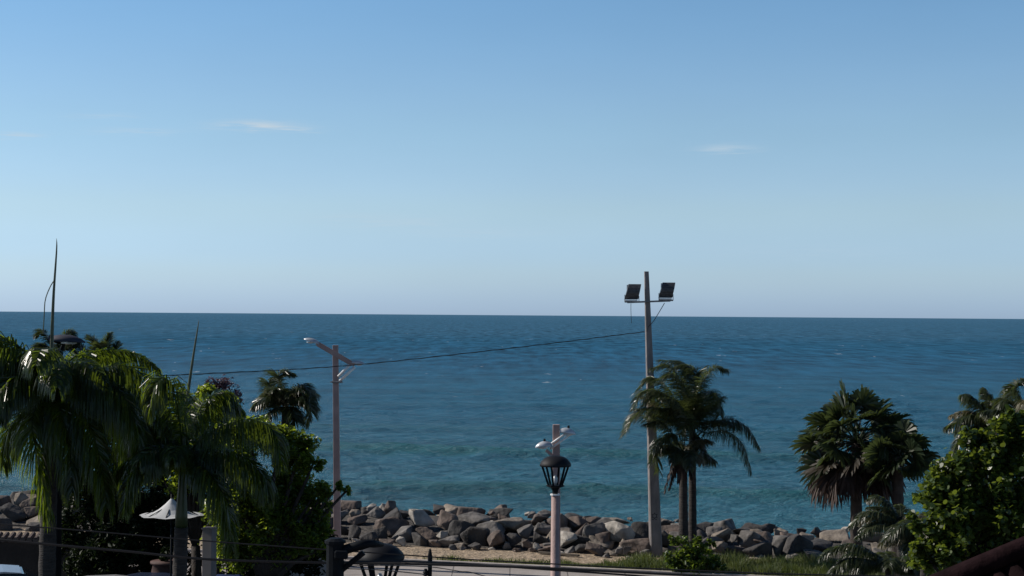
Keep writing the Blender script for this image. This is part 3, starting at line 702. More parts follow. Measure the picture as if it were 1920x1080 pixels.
def fanpalm(px, py, Y, label, seed, Rr, nl, rleaf, skirt, base_px=None):
    rg = random.Random(seed); c = at(px, py, Y); bx = at(base_px or px, py, Y).x; base = Vector((bx, Y, 0))
    t = thing('fan_palm', base, label, 'palm tree', GP)
    trunk(t, base, c, .2, .15, MT['darktrunk'])
    for i in range(nl):
        u = (i + .5) / nl; el_ = math.asin(1 - 1.45 * u); a = i * 2.39996 + rg.uniform(-.2, .2)
        d = Vector((math.cos(a) * math.cos(el_), math.sin(a) * math.cos(el_), math.sin(el_)))
        Lp = Rr * rg.uniform(.42, .72); mb = MB()
        e = c + d * Lp + Vector((0, 0, -.12 * (1 - d.z)))
        mb.tube([c, c + d * Lp * .5 + Vector((0, 0, .04)), e], [.02, .014, .01], 4)
        d2 = (d + Vector((0, 0, -.25))).normalized()
        fanleaf(mb, e, d2, rleaf * rg.uniform(.85, 1.1), .11, rg.uniform(.1, .5), rg)
        mb.build('frond', MT['fan'] if u < .78 or skirt == 0 or rg.random() < .3 else MT['fandry'], t)
    for i in range(skirt):
        a = i * 2.39996; d = Vector((math.cos(a) * .8, math.sin(a) * .8, -1 + .5 * rg.random())).normalized(); Lp = Rr * rg.uniform(.4, .72)
        mb = MB(); e = c + d * Lp * 1.15; mb.tube([c, c + d * Lp * .5 + Vector((0, 0, .05)), e], [.018, .012, .01], 4)
        fanleaf(mb, e, (d * .4 + Vector((0, 0, -1))).normalized(), rleaf * rg.uniform(.85, 1.1), .09, .5, rg, 18, 60)
        mb.build('dead_frond', MT['dead'], t)
fanpalm(1606, 830, 50, 'big fan palm with a brown skirt of dead fronds, standing alone against the sea', 5, 1.85, 60, .85, 24)
fanpalm(1684, 856, 48.5, 'smaller fan palm crowded against the right side of the big fan palm', 8, 1.05, 26, .66, 0)

# ------------------------------------------------------------------ broadleaf crowns
def leafcloud(name, root, blobs, Y, n, size, m, rs, round_=False, sub=.3, ksub=26, parentless=False):
    """blobs: (px,py,rpx,dY). Leaves gather in twigs clumps spread through each blob."""
    pos = []
    vol = np.array([b[2] ** 2 for b in blobs], float); vol /= vol.sum()
    for b, fr in zip(blobs, vol):
        dY = b[3] if len(b) > 3 else 0
        c = np.array(at(b[0], b[1], Y + dY)); r = b[2] / (F / (Y + dY)); nn_ = int(n * fr)
        k = max(6, int(ksub * (b[2] / 50)))
        q = rs.normal(size=(k, 3)); q /= np.linalg.norm(q, axis=1)[:, None]; q *= (rs.rand(k, 1) ** .38) * r
        q *= np.array([1, .9, .92])
        idx = rs.randint(0, k, nn_)
        pos.append(c + q[idx] + rs.normal(size=(nn_, 3)) * r * sub * .5)
    P = np.concatenate(pos); P[:, 2] = np.maximum(P[:, 2], .05 + .1 * rs.rand(len(P))); k = len(P)
    nrm = rs.normal(size=(k, 3)); nrm[:, 2] = np.abs(nrm[:, 2]) + .5; nrm /= np.linalg.norm(nrm, axis=1)[:, None]
    t = np.cross(nrm, rs.normal(size=(k, 3))); t /= np.linalg.norm(t, axis=1)[:, None]; s = np.cross(nrm, t)
    L = size * rs.uniform(.7, 1.25, (k, 1))
    if round_:
        K = 7; ang = np.arange(K) * 2 * np.pi / K
        v = P[:, None, :] + (t[:, None, :] * np.cos(ang)[None, :, None] + s[:, None, :] * np.sin(ang)[None, :, None]) * (L / 2)[:, None, :]
        f = np.arange(k * K).reshape(k, K); v = v.reshape(-1, 3)
    else:
        fold = nrm * L * .12
        a = P - t * L * .5; b_ = P + s * L * .26 + fold; c_ = P + t * L * .5 - nrm * L * .1; d_ = P - s * L * .26 + fold
        v = np.stack([a, b_, c_, d_], 1).reshape(-1, 3)
        f0 = np.arange(k)[:, None] * 4; f = np.concatenate([f0 + np.array([[0, 1, 2]]), f0 + np.array([[0, 2, 3]])])
    return mesh_np(name, v, f, m, root)
def limbs(root, base, tips, r, m, name='trunk'):
    mb = MB(); base = Vector(base); fork = base + Vector((0, 0, min(t.z for t in tips) * .45 + .2))
    mb.tube([base, base.lerp(fork, .5) + Vector((.05, 0, 0)), fork], [r * 1.25, r, r * .85], 9)
    for t_ in tips:
        mid = fork.lerp(t_, .5) + Vector((0, 0, .15)); mb.tube([fork, mid, t_], [r * .6, r * .35, r * .12], 6)
    mb.build(name, m, root, smooth=True)
def tree(name, label, blobs, Y, n, size, m, seed, cat='tree', base_px=None, r=.14, round_=False, group=None, sub=.3, ksub=26, bark='darktrunk'):
    rs = np.random.RandomState(seed); bx = at(base_px or blobs[0][0], 700, Y).x
    t = thing(name, Vector((bx, Y, 0)), label, cat, group)
    limbs(t, (bx, Y, 0), [at(b[0], b[1], Y + (b[3] if len(b) > 3 else 0)) for b in blobs], r, MT[bark], 'trunk' if cat == 'tree' else 'stem')
    leafcloud('crown', t, blobs, Y, n, size, MT[m], rs, round_, sub, ksub)
    return t
tree('broadleaf_tree', 'leafy green tree reaching a drooping branch towards the left lamp post', [(470, 810, 42), (425, 850, 55), (520, 835, 40), (560, 850, 38), (588, 868, 20), (545, 905, 50, .5),
     (500, 940, 60), (440, 930, 60), (585, 935, 34), (612, 918, 18), (634, 912, 12), (650, 920, 8), (602, 985, 24), (575, 995, 38), (600, 1030, 26), (520, 1000, 60), (450, 1010, 60)], 41, 26000, .14, 'broad', 3, base_px=500, r=.2)
tree('broadleaf_tree', 'bright green tree crown between the two royal palms', [(390, 755, 36), (360, 790, 40), (330, 760, 32), (440, 775, 26), (400, 810, 46), (320, 820, 44), (350, 880, 50), (290, 870, 40)], 42.5, 15000, .13, 'broad', 7, base_px=370)
tree('purple_tree', 'sparse purple-leaved treetop sticking out above the green crowns', [(412, 735, 26), (432, 758, 22), (400, 722, 14), (424, 716, 12), (444, 740, 14), (400, 765, 20)], 43.5, 1500, .10, 'purple', 9, base_px=410, r=.08, sub=.45)
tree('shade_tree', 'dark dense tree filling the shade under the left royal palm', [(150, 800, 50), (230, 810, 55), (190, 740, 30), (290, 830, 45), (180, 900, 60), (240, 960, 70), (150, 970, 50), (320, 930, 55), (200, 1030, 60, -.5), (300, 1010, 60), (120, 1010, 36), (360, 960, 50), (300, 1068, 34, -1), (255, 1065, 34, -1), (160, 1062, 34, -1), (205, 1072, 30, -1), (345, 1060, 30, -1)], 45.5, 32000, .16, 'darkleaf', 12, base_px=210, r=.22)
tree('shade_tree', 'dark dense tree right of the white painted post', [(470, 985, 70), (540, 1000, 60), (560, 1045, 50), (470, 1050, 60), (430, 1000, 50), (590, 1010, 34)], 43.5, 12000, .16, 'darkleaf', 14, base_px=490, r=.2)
tree('sea_grape_bush', 'round-leaved glossy bush filling the lower right corner', [(1895, 850, 62), (1850, 830, 42), (1830, 880, 58), (1775, 900, 40), (1880, 930, 80), (1790, 960, 58), (1750, 930, 34), (1735, 985, 34), (1850, 1010, 80),
     (1920, 990, 70), (1775, 1035, 50), (1735, 1040, 36), (1870, 795, 22), (1900, 785, 22), (1820, 825, 26), (1925, 800, 30)], 31, 19000, .10, 'grape', 21, 'bush', base_px=1850, r=.12, round_=True, sub=.28, ksub=22)
tree('beach_shrub', 'small leafy shrub growing at the foot of the floodlight pole', [(1262, 1050, 20), (1290, 1035, 24), (1320, 1050, 26), (1345, 1060, 20), (1300, 1070, 24), (1275, 1070, 20), (1310, 1015, 14), (1265, 1012, 12), (1330, 1020, 10)],
     51, 2600, .17, 'shrub', 23, 'shrub', base_px=1305, r=.05, sub=.35, ksub=20)

# ------------------------------------------------------------------ grass
def grass():
    rs = np.random.RandomState(8); n = 26000
    x = rs.uniform(2.2, 15, n); d = rs.uniform(-3.3, .1, n)
    lim = np.clip((x - 2.2) / 3.0, 0, 1)
    keep = (d < -3.3 + 3.4 * lim) & (rs.rand(n) < .9)
    x2 = rs.uniform(-3, 3, 5500); d2 = rs.uniform(-3.3, -2.3, 5500); k2 = rs.rand(5500) < .6 * np.clip((x2 + 3) / 3, 0, 1)
    x = np.concatenate([x[keep], x2[k2]]); d = np.concatenate([d[keep], d2[k2]])
    k = len(x); y = 55.65 + SL * x + d
    z = np.array([gz(a, b) for a, b in zip(x, y)]) - .01
    clump = np.array([noise.noise(Vector((a * 1.3, b * 1.3, 2))) for a, b in zip(x, y)])
    h = np.clip(.30 + .35 * clump, .1, .6) * rs.uniform(.6, 1.2, k); h[x < 3] *= .5
    P = np.stack([x, y, z], 1); a = rs.rand(k) * 6.28; wv = np.stack([np.cos(a), np.sin(a), 0 * a], 1) * .011
    lean = rs.normal(size=(k, 2)) * .3 * h[:, None] + np.array([-.12, 0]) * h[:, None]
    T = P + np.stack([lean[:, 0], lean[:, 1], h], 1); Md = P + np.stack([lean[:, 0] * .3, lean[:, 1] * .3, h * .6], 1)
    v = np.stack([P - wv, P + wv, Md + wv * .8, Md - wv * .8, T], 1).reshape(-1, 3); f0 = np.arange(k)[:, None] * 5
    f = np.concatenate([f0 + np.array([[0, 1, 2]]), f0 + np.array([[0, 2, 3]]), f0 + np.array([[3, 2, 4]])])
    o = mesh_np('grass', v, f, MT['grass']); tag(o, 'windswept green grass on the sandy strip beside the rocks', 'grass', kind='stuff')
grass()

# ------------------------------------------------------------------ street lights
def cobra(mb, glass, c, dirx, L, Wd, H, tilt=0, dz=0):
    """shell of a lamp head: elongated dome, flat underneath; pointing along dirx"""
    n = 10; vs = []; fs = []; secs = 9; rot = Matrix.Rotation(tilt, 3, 'Y')
    for i in range(secs):
        u = i / (secs - 1); x = (u - .5) * L * dirx; k = max(.05, math.sin(math.pi * min(1, .12 + u * .86)) ** .6)
        for j in range(n):
            a = math.pi * j / (n - 1); vs.append(Vector(c) + rot @ Vector((x, math.cos(a) * Wd / 2 * k, math.sin(a) * H * k)))
    for i in range(secs - 1):
        for j in range(n - 1): fs.append((i * n + j, i * n + j + 1, (i + 1) * n + j + 1, (i + 1) * n + j))
        fs.append((i * n, (i + 1) * n, (i + 1) * n + n - 1, i * n + n - 1))
    fs.append(tuple(range(n))); fs.append(tuple((secs - 1) * n + j for j in range(n)))
    mb.add(vs, fs)
    glass.lathe(Vector(c) + rot @ Vector((.05 * L * dirx, 0, -.035)), [(Wd * .15, -.02), (Wd * .34, 0), (Wd * .36, .03)], 12, squash=(1.3, 1))
def lightA():
    Y = 52; b = at(633, 1063, Y); t = thing('street_light', Vector((b.x, Y, 0)), 'tall pinkish street light with two crooked arms by the trees', 'street light', 'pinkish street lights')
    top = at(629, 647, Y)
    mb = MB(); mb.box((b.x, Y, .1), (.4, .4, .2)); mb.build('base', MT['concrete'], t, bevel=.02)
    mb = MB(); q0 = Vector((b.x, Y, .2)); mb.add([q0 + Vector(v) for v in ((-.11, -.11, 0), (.11, -.11, 0), (.11, .11, 0), (-.11, .11, 0))] + [top + Vector(v) for v in ((-.085, -.085, 0), (.085, -.085, 0), (.085, .085, 0), (-.085, .085, 0))],
        [(0, 1, 5, 4), (1, 2, 6, 5), (2, 3, 7, 6), (3, 0, 4, 7), (4, 5, 6, 7), (3, 2, 1, 0)]); mb.build('pole', MT['pink'], t, bevel=.01)
    a = at(594, 643, Y - .16); c = at(665, 684, Y - .16)
    mb = MB(); mb.bar(a, c, .125, .08); mb.bar(a + Vector((0, .0, -.085)), c + Vector((-.1, 0, -.03)), .03, .05); mb.build('arm', MT['pink'], t)
    sh = MB(); g = MB(); cobra(sh, g, at(584, 641, Y - .16), -1, .52, .26, .12, R(18)); h = sh.build('lamp_head', MT['lamphead'], t, smooth=True); g.build('lens', MT['glass'], h, smooth=True)
    sh = MB(); g = MB(); cobra(sh, g, at(672, 682, Y - .16), 1, .42, .24, .1, R(6)); h = sh.build('lamp_head', MT['lamphead'], t, smooth=True); g.build('lens', MT['glass'], h, smooth=True)
    for (p, q) in (((656, 684), (634, 706)), ((665, 688), (637, 714))):
        mb = MB(); mb.tube([at(*p, Y - .16), at(*q, Y - .12)], .045, 8); mb.build('strut', MT['galv'], t, smooth=True)
    mb = MB(); cpt = at(632, 716, Y); mb.box(cpt, (.3, .3, .06)); mb.tube([cpt + Vector((-.2, -.16, .0)), cpt + Vector((.2, -.16, 0))], .02, 6); mb.build('clamp', MT['steel'], t)
lightA()
def lightB():
    Y = 48; b = at(1043, 1100, Y); t = thing('street_light', Vector((b.x, Y, 0)), 'short pinkish street light with two white heads behind the black lantern', 'street light', 'pinkish street lights')
    top = at(1043, 796, Y); q0 = Vector((b.x, Y, .15))
    mb = MB(); mb.box((b.x, Y, .075), (.42, .42, .15)); mb.build('base', MT['concrete'], t, bevel=.02)
    mb = MB(); mb.add([q0 + Vector(v) for v in ((-.13, -.13, 0), (.13, -.13, 0), (.13, .13, 0), (-.13, .13, 0))] + [top + Vector(v) for v in ((-.1, -.1, 0), (.1, -.1, 0), (.1, .1, 0), (-.1, .1, 0))],
        [(0, 1, 5, 4), (1, 2, 6, 5), (2, 3, 7, 6), (3, 0, 4, 7), (4, 5, 6, 7), (3, 2, 1, 0)]); mb.build('pole', MT['pink'], t, bevel=.01)
    for p, q in (((1031, 842), (1069, 815)), ((1032, 833), (1062, 812))):
        mb = MB(); mb.tube([at(*p, Y - .17), at(*q, Y - .17)], .03, 8); mb.build('arm', MT['galv'], t, smooth=True)
    mb = MB(); mb.bar(at(1024, 844, Y - .17), at(1040, 858, Y - .12), .09, .06); mb.build('bracket', MT['pink'], t)
    for c, dx, tl in (((1019, 838), -1, R(-6)), ((1064, 813), 1, R(8))):
        sh = MB(); g = MB(); cobra(sh, g, at(*c, Y - .17), dx, .48, .3, .17, tl); h = sh.build('lamp_head', MT['lamphead'], t, smooth=True); g.build('lens', MT['glass'], h, smooth=True)
        mb = MB(); cc = at(*c, Y - .17); mb.lathe(cc + Vector((.03, 0, .16)), [(.035, 0), (.035, .06), (.02, .08)], 8); mb.build('photocell', MT['black'], h)
lightB()
def lantern(px, py_top, Y, S, label, post_top_py):
    """six-sided black lantern: domed roof on slanting bars; S = width of the roof in metres"""
    p = at(px, post_top_py, Y); t = thing('lantern_post', Vector((p.x, Y, 0)), label, 'lantern', 'black lanterns on posts')
    z0 = p.z; ztop = at(px, py_top, Y).z; H = ztop - z0
    mb = MB(); mb.tube([(p.x, Y, 0), (p.x, Y, .5), (p.x, Y, .55), (p.x, Y, z0 - .03)], [.14, .14, .1, .085], 10); mb.build('post', MT['pink'], t, smooth=True)
    mb = MB(); mb.lathe((p.x, Y, z0 - .03), [(.11, 0), (.11, .03)], 12); mb.build('collar', MT['galv'], t)
    mb = MB(); mb.lathe((p.x, Y, z0), [(.06, 0), (.07, H * .1), (.1, H * .16), (.2 * S / .64, H * .2), (.2 * S / .64, H * .23)], 12); mb.build('neck', MT['black'], t)
    rb = S * .24; rtp = S * .47; zb = z0 + H * .23; zt = z0 + H * .74
    for k in range(6):
        a = R(60 * k + 12); A = Vector((p.x + rb * math.cos(a), Y + rb * math.sin(a), zb)); B = Vector((p.x + rtp * math.cos(a), Y + rtp * math.sin(a), zt))
        mb = MB(); mb.bar(A, B, .045 * S / .64, .03); mb.build('bar', MT['black'], t)
    prof = [(S * .55, -.01 * H), (S * .56, .03 * H), (S * .52, .10 * H), (S * .42, .18 * H), (S * .28, .24 * H), (S * .12, .27 * H), (.02, .275 * H)]
    mb = MB(); mb.lathe((p.x, Y, zt), prof, 12, R(12)); mb.build('roof', MT['roofblack'], t, smooth=True)
    mb = MB(); mb.lathe((p.x, Y, z0 + H * .25), [(.03, 0), (.05, .06), (.05, .14), (.02, .2)], 10); mb.build('bulb', MT['glass'], t, smooth=True)
lantern(1041, 855, 36, .64, 'black lantern on a slender pinkish post in front of the short street light', 926)
lantern(712, 1020, 23.5, .64, 'black lantern in the foreground, its cage cut by the bottom edge', 1128)

# dark pole with bracket beside the near lantern
def darkpole():
    Y = 20; b = at(628, 1080, Y); t = thing('utility_pole', Vector((b.x, Y, 0)), 'thick black pole top with a curved bracket left of the near lantern', 'pole')
    z = at(628, 1018, Y).z
    mb = MB(); mb.tube([(b.x, Y, 0), (b.x, Y, z)], [.14, .11], 12); mb.build('shaft', MT['black'], t)
    mb = MB(); mb.lathe((b.x, Y, z), [(.13, 0), (.13, .03), (.07, .06)], 12); mb.build('cap', MT['black'], t)
    mb = MB(); mb.tube(spline([at(632, 1036, Y), at(655, 1028, Y), at(690, 1020, Y), at(716, 1021, Y + .3)], 10), [.06, .06, .06, .06, .06, .06, .05, .05, .04, .03], 8); mb.build('bracket', MT['black'], t, smooth=True)
    mb = MB(); mb.tube([at(632, 1076, Y), at(682, 1036, Y)], .035, 8); mb.build('brace', MT['black'], t)
    mb = MB(); mb.box(at(640, 1040, Y - .15), (.16, .1, .1)); mb.build('insulator', MT['black'], t, bevel=.02)
darkpole()
def slimpost():
    Y = 24; b = at(806, 1080, Y); t = thing('metal_post', Vector((b.x, Y, 0)), 'slim dark post with pointed tip standing before the promenade', 'post')
    z = at(806, 1028, Y).z
    mb = MB(); mb.lathe((b.x, Y, 0), [(.045, 0), (.03, .05), (.028, z - .5), (.032, z - .3), (.036, z - .12), (.02, z - .03), (.004, z)], 10); mb.build('shaft', MT['black'], t, smooth=True)
    mb = MB(); q = at(798, 1074, Y); mb.lathe(q - Vector((0, 0, .05)), [(.02, 0), (.045, .02), (.03, .04), (.045, .06), (.03, .08), (.02, .11)], 10); mb.bar(q, Vector((b.x, Y, q.z)), .02); mb.build('insulator', MT['black'], t)
slimpost()

# floodlight pole
def flood():
    Y = 55; b = at(1230, 1041, Y); b.z = 0; top = at(1212, 509, Y)
    t = thing('floodlight_pole', Vector((b.x, Y, 0)), 'tall tapered concrete pole carrying two floodlights on a crossbar', 'light pole')
    mb = MB(); vs = []; n = 14
    for i in range(n):
        u = i / (n - 1); c = b.lerp(top, u); h = .215 * (1 - u) + .075 * u
        cz = h * .25
        vs += [c + Vector(v) for v in ((-h, -h + cz, 0), (-h + cz, -h, 0), (h - cz, -h, 0), (h, -h + cz, 0), (h, h - cz, 0), (h - cz, h, 0), (-h + cz, h, 0), (-h, h - cz, 0))]
    fs = [(i * 8 + j, i * 8 + (j + 1) % 8, (i + 1) * 8 + (j + 1) % 8, (i + 1) * 8 + j) for i in range(n - 1) for j in range(8)] + [tuple(range((n - 1) * 8, n * 8)), tuple(range(8))[::-1]]
    mb.add(vs, fs); pole = mb.build('pole', MT['concrete'], t)
    # ring-shaped stencil on the shaft
    u = (at(1227, 966, Y).z) / top.z; c = b.lerp(top, u); h = .215 * (1 - u) + .075 * u; c = c + Vector((-.02, -h - .006, 0))
    mb = MB()
    for k in range(18):
        a0, a1 = 2 * math.pi * k / 18, 2 * math.pi * (k + 1) / 18
        mb.add([c + Vector((r_ * math.cos(a), 0, r_ * math.sin(a))) for a in (a0, a1) for r_ in (.055, .08)], [(0, 1, 3, 2)])
    for k in range(6):
        a = R(60 * k + 30); q = c + Vector((.09 * math.cos(a), 0, .09 * math.sin(a))); mb.box(q, (.04, .004, .03), Matrix.Rotation(-a, 3, 'Y'))
    for sx in (-1, 1): mb.box(c + Vector((.055 * sx, 0, -.115)), (.05, .004, .035))
    mb.build('emblem', MT['emblem'], pole)
    mb = MB(); mb.bar(at(1176, 567, Y - .14), at(1257, 564, Y - .14), .07, .06, Vector((0, 0, 1))); mb.build('crossbar', MT['steel'], t, bevel=.008)
    for (cx, w1) in ((1187, 0), (1251, 3)):
        Yf = Y - .14; c = at(cx, 547 - w1, Yf)
        # body: curved hood seen from behind, leaning
        prof = []
        for i in range(9):
            v = i / 8; prof.append((v, math.sin(math.pi * (.12 + v * .8)) * .2))
        W = .46; Hh = .52; vs = []
        for v, dp in prof:
            for sx in (-1, 1):
                for dd in (0, 1):
                    x = sx * W / 2 * (1 - .06 * v) + (v - .5) * .13; vs.append(c + Vector((x, .1 - (dp if dd else 0), (v - .5) * Hh)))
        fs = []
        for i in range(8):
            a = i * 4; bq = a + 4
            fs += [(a + 1, a + 3, bq + 3, bq + 1), (a, a + 1, bq + 1, bq), (a + 3, a + 2, bq + 2, bq + 3), (a + 2, a, bq, bq + 2)]
        fs += [(0, 2, 3, 1), (32, 33, 35, 34)]
        mb = MB(); mb.add(vs, fs); body = mb.build('floodlight', MT['flood'], t, bevel=.012)
        mb = MB()
        for k in range(5):
            z_ = -.12 + k * .08; mb.box(c + Vector((z_ * .2, -.13 - .035 * math.sin(math.pi * (.5 + z_)), z_)), (W * .8, .03, .012))
        mb.build('cooling_fin', MT['flood'], body)
        mb = MB(); mb.box(c + Vector((0, .125, 0)), (W * .9, .02, Hh * .9)); mb.build('glass', MT['glass'], body)
        mb = MB(); mb.box(c + Vector((-.06, .02, -Hh / 2 - .035)), (W * .9, .2, .05)); mb.build('rim', MT['galv'], body)
        mb = MB(); z0 = c.z - Hh / 2
        mb.bar((c.x - W / 2 - .05, c.y, z0 + .16), (c.x - W / 2 - .05, c.y, z0 - .09), .02, .05); mb.bar((c.x + W / 2 - .03, c.y, z0 + .12), (c.x + W / 2 - .03, c.y, z0 - .09), .02, .05)
        mb.bar((c.x - W / 2 - .05, c.y, z0 - .085), (c.x + W / 2 - .03, c.y, z0 - .085), .02, .05, Vector((0, 0, 1))); mb.build('yoke', MT['steel'], body)
    mb = MB(); mb.tube(spline([at(1183, 569, Y - .15), at(1183, 585, Y - .15), at(1184, 606, Y - .15)], 6), .009, 5); mb.build('feed_wire', MT['wire'], t)
    mb = MB(); mb.tube(spline([at(1246, 568, Y - .15), at(1236, 585, Y - .15), at(1224, 604, Y - .15), at(1216, 612, Y - .18), at(1213, 622, Y - .18)], 10), .013, 5); mb.build('feed_wire', MT['wire'], t)
flood()

# hidden cobra lamp in the left palm
def cobraL():
    Y = 38; b = at(95, 1000, Y); t = thing('street_lamp', Vector((b.x + .1, Y + .3, 0)), 'dark street lamp head poking out of the left palm crown', 'street lamp')
    c = at(126, 641, Y)
    mb = MB(); mb.tube([(b.x + .1, Y + .3, 0), (b.x + .1, Y + .3, c.z - .25), (b.x + .2, Y + .2, c.z - .05), c + Vector((-.3, 0, .02))], [.09, .06, .05, .04], 8); mb.build('pole', MT['black'], t, smooth=True)
    sh = MB(); g = MB(); cobra(sh, g, c, 1, .84, .42, .17, R(3)); h = sh.build('lamp_head', mat('dark_lamp_shell', (.02, .023, .042), .7, noise_scale=5, var=.15), t, smooth=True); g.build('lens', MT['glass'], h)
cobraL()

# ------------------------------------------------------------------ cables
def cable(pts, r, label, n=60, twist=0):
    P = spline(pts, n); mb = MB(); mb.tube(P, r, 6); 
    if twist:
        Q = []
        for i in range(n * 3):
            u = i / (n * 3 - 1) * (n - 1); j = min(int(u), n - 2); p = P[j].lerp(P[j + 1], u - j); a = i * .9
            Q.append(p + Vector((0, math.cos(a), math.sin(a))) * twist)
        mb.tube(Q, r * .8, 4)
    o = mb.build('cable', MT['wire']); tag(o, label, 'cable', 'overhead cables')
cable([at(1209, 622, 54.8), at(1120, 633, 53.5), at(1000, 648, 52), at(850, 665, 50), at(690, 682, 48), at(560, 692, 46.5), at(400, 700, 44), at(250, 706, 42), at(105, 706, 38.3)], .010,
      'long twisted cable strung from the floodlight pole to the left palms', 60, .013)
cable([at(-350, 960, 20), at(70, 988, 20.5), at(395, 1015, 21), at(750, 1040, 21.5), at(900, 1050, 22), at(1240, 1067, 22), at(1600, 1079, 22), at(2300, 1086, 22)], .009, 'thin cable crossing the bottom, highest of the near cables')
cable([at(-350, 975, 20), at(0, 1012, 20), at(240, 1034, 20.3), at(395, 1049, 20.5), at(640, 1056, 21), at(750, 1057, 21), at(900, 1061, 21), at(1040, 1066, 21), at(1240, 1076, 21), at(1600, 1092, 21), at(2300, 1110, 21)], .016, 'thick black cable crossing the bottom just under the top one')
cable([at(640, 1054, 20.2), at(760, 1053, 21), at(880, 1058, 22), at(1040, 1069, 22), at(1240, 1083, 22), at(1700, 1120, 22)], .013, 'black cable leaving the thick pole, merging with the thick cable')
cable([at(640, 1062, 20.2), at(720, 1060, 20.5), at(805, 1063, 23.9), at(860, 1071, 24), at(920, 1084, 24), at(1200, 1180, 24)], .007, 'thin drooping wire passing the slim dark post')
cable([at(640, 1066, 20.2), at(700, 1068, 21), at(750, 1072, 22), at(798, 1077, 23.9)], .007, 'short thin wire ending at the slim post insulator')

# ------------------------------------------------------------------ left clutter
def parasol():
    Y = 39.5; c = at(322, 933, Y); e = at(322, 966, Y).z; t = thing('parasol', Vector((c.x, Y, 0)), 'white canvas parasol half hidden behind the palm trunk', 'parasol')
    mb = MB(); vs = [c]; n = 8; Rr = .78; K = 6; rings = 5
    grid = []
    for i in range(1, rings + 1):
        u = i / rings
        for j in range(n * K):
            a = 2 * math.pi * j / (n * K); fr = abs(((j % K) / K) - .5) * 2; sag = (1 - fr) * .09 * u
            r_ = Rr * u * (1 - .05 * (1 - fr)); z = c.z + (e - c.z) * (u ** 1.0) - (math.sin(math.pi * u) * .12) + sag * .2
            vs.append(Vector((c.x + r_ * math.cos(a), Y + r_ * math.sin(a), z)))
    fs = [(0, 1 + j, 1 + (j + 1) % (n * K)) for j in range(n * K)]
    for i in range(rings - 1):
        for j in range(n * K):
            a = 1 + i * n * K; b = a + n * K; fs.append((a + j, b + j, b + (j + 1) % (n * K), a + (j + 1) % (n * K)))
    mb.add(vs, fs); mb.build('canopy', MT['white'], t)
    mb = MB(); mb.tube([(c.x, Y, 0), (c.x, Y, c.z + .08)], .025, 8); mb.build('pole', MT['black'], t, smooth=True)
    for k in range(8):
        a = 2 * math.pi * k / 8; mb = MB(); mb.bar((c.x, Y, c.z - .15), (c.x + Rr * .95 * math.cos(a), Y + Rr * .95 * math.sin(a), e - .03), .018); mb.build('rib', MT['black'], t)
    mb = MB(); mb.lathe((c.x, Y, 0), [(.25, 0), (.25, .06), (.05, .12)], 14); mb.build('base', MT['concrete'], t)
parasol()
def gatepost():
    Y = 37; p = at(393, 992, Y); t = thing('post', Vector((p.x, Y, 0)), 'white painted square post strapped by two black cables', 'post')
    mb = MB(); rot = Matrix.Rotation(R(-18), 3, 'Z'); mb.box((p.x, Y, (p.z) / 2), (.24, .24, p.z), rot); mb.build('shaft', MT['post'], t, bevel=.01)
    mb = MB(); mb.box((p.x, Y, p.z + .02), (.28, .28, .04), rot); mb.build('cap', MT['post'], t, bevel=.01)
gatepost()
def wall_left():
    Y = 47; a = at(-120, 1010, Y); b = at(235, 1012, Y); t = thing('garden_wall', Vector(((a.x + b.x) / 2, Y, 0)), 'brown garden wall with worn tile coping behind the left palms', 'wall')
    zt = at(60, 1012, Y).z
    mb = MB(); mb.box(((a.x + b.x) / 2, Y, zt / 2), (b.x - a.x, .25, zt)); mb.build('wall', MT['walls'], t)
    mb = MB(); x = a.x
    while x < b.x - .2:
        mb.tube([(x + .1, Y - .25, zt + .03), (x + .1, Y + .2, zt + .14)], [.085, .075], 7); x += .19
    mb.build('coping', MT['tile2'], t)
wall_left()
def lowwall():
    Y1, Y2 = 44, 49; a = at(470, 1086, Y1); b = at(612, 1052, Y2); a.z = b.z = 0
    t = thing('low_wall', (a + b) / 2, 'low grey wall running away below the dark tree', 'wall')
    ht = .82; d = (b - a).normalized(); rot = Matrix((d, Vector((-d.y, d.x, 0)), Vector((0, 0, 1)))).transposed()
    mb = MB(); mb.box((a + b) / 2 + Vector((0, 0, ht / 2)), ((b - a).length, .2, ht), rot); mb.build('wall', MT['lowwall'], t)
    mb = MB(); mb.box((a + b) / 2 + Vector((0, 0, ht + .03)), ((b - a).length + .05, .28, .06), rot); mb.build('coping', MT['lowwall'], t, bevel=.01)
    for k in (0, .5, 1):
        mb = MB(); mb.box(a.lerp(b, k) + Vector((0, 0, ht / 2 + .12)), (.26, .26, ht + .24), rot); mb.build('pillar', MT['lowwall'], t, bevel=.01)
lowwall()
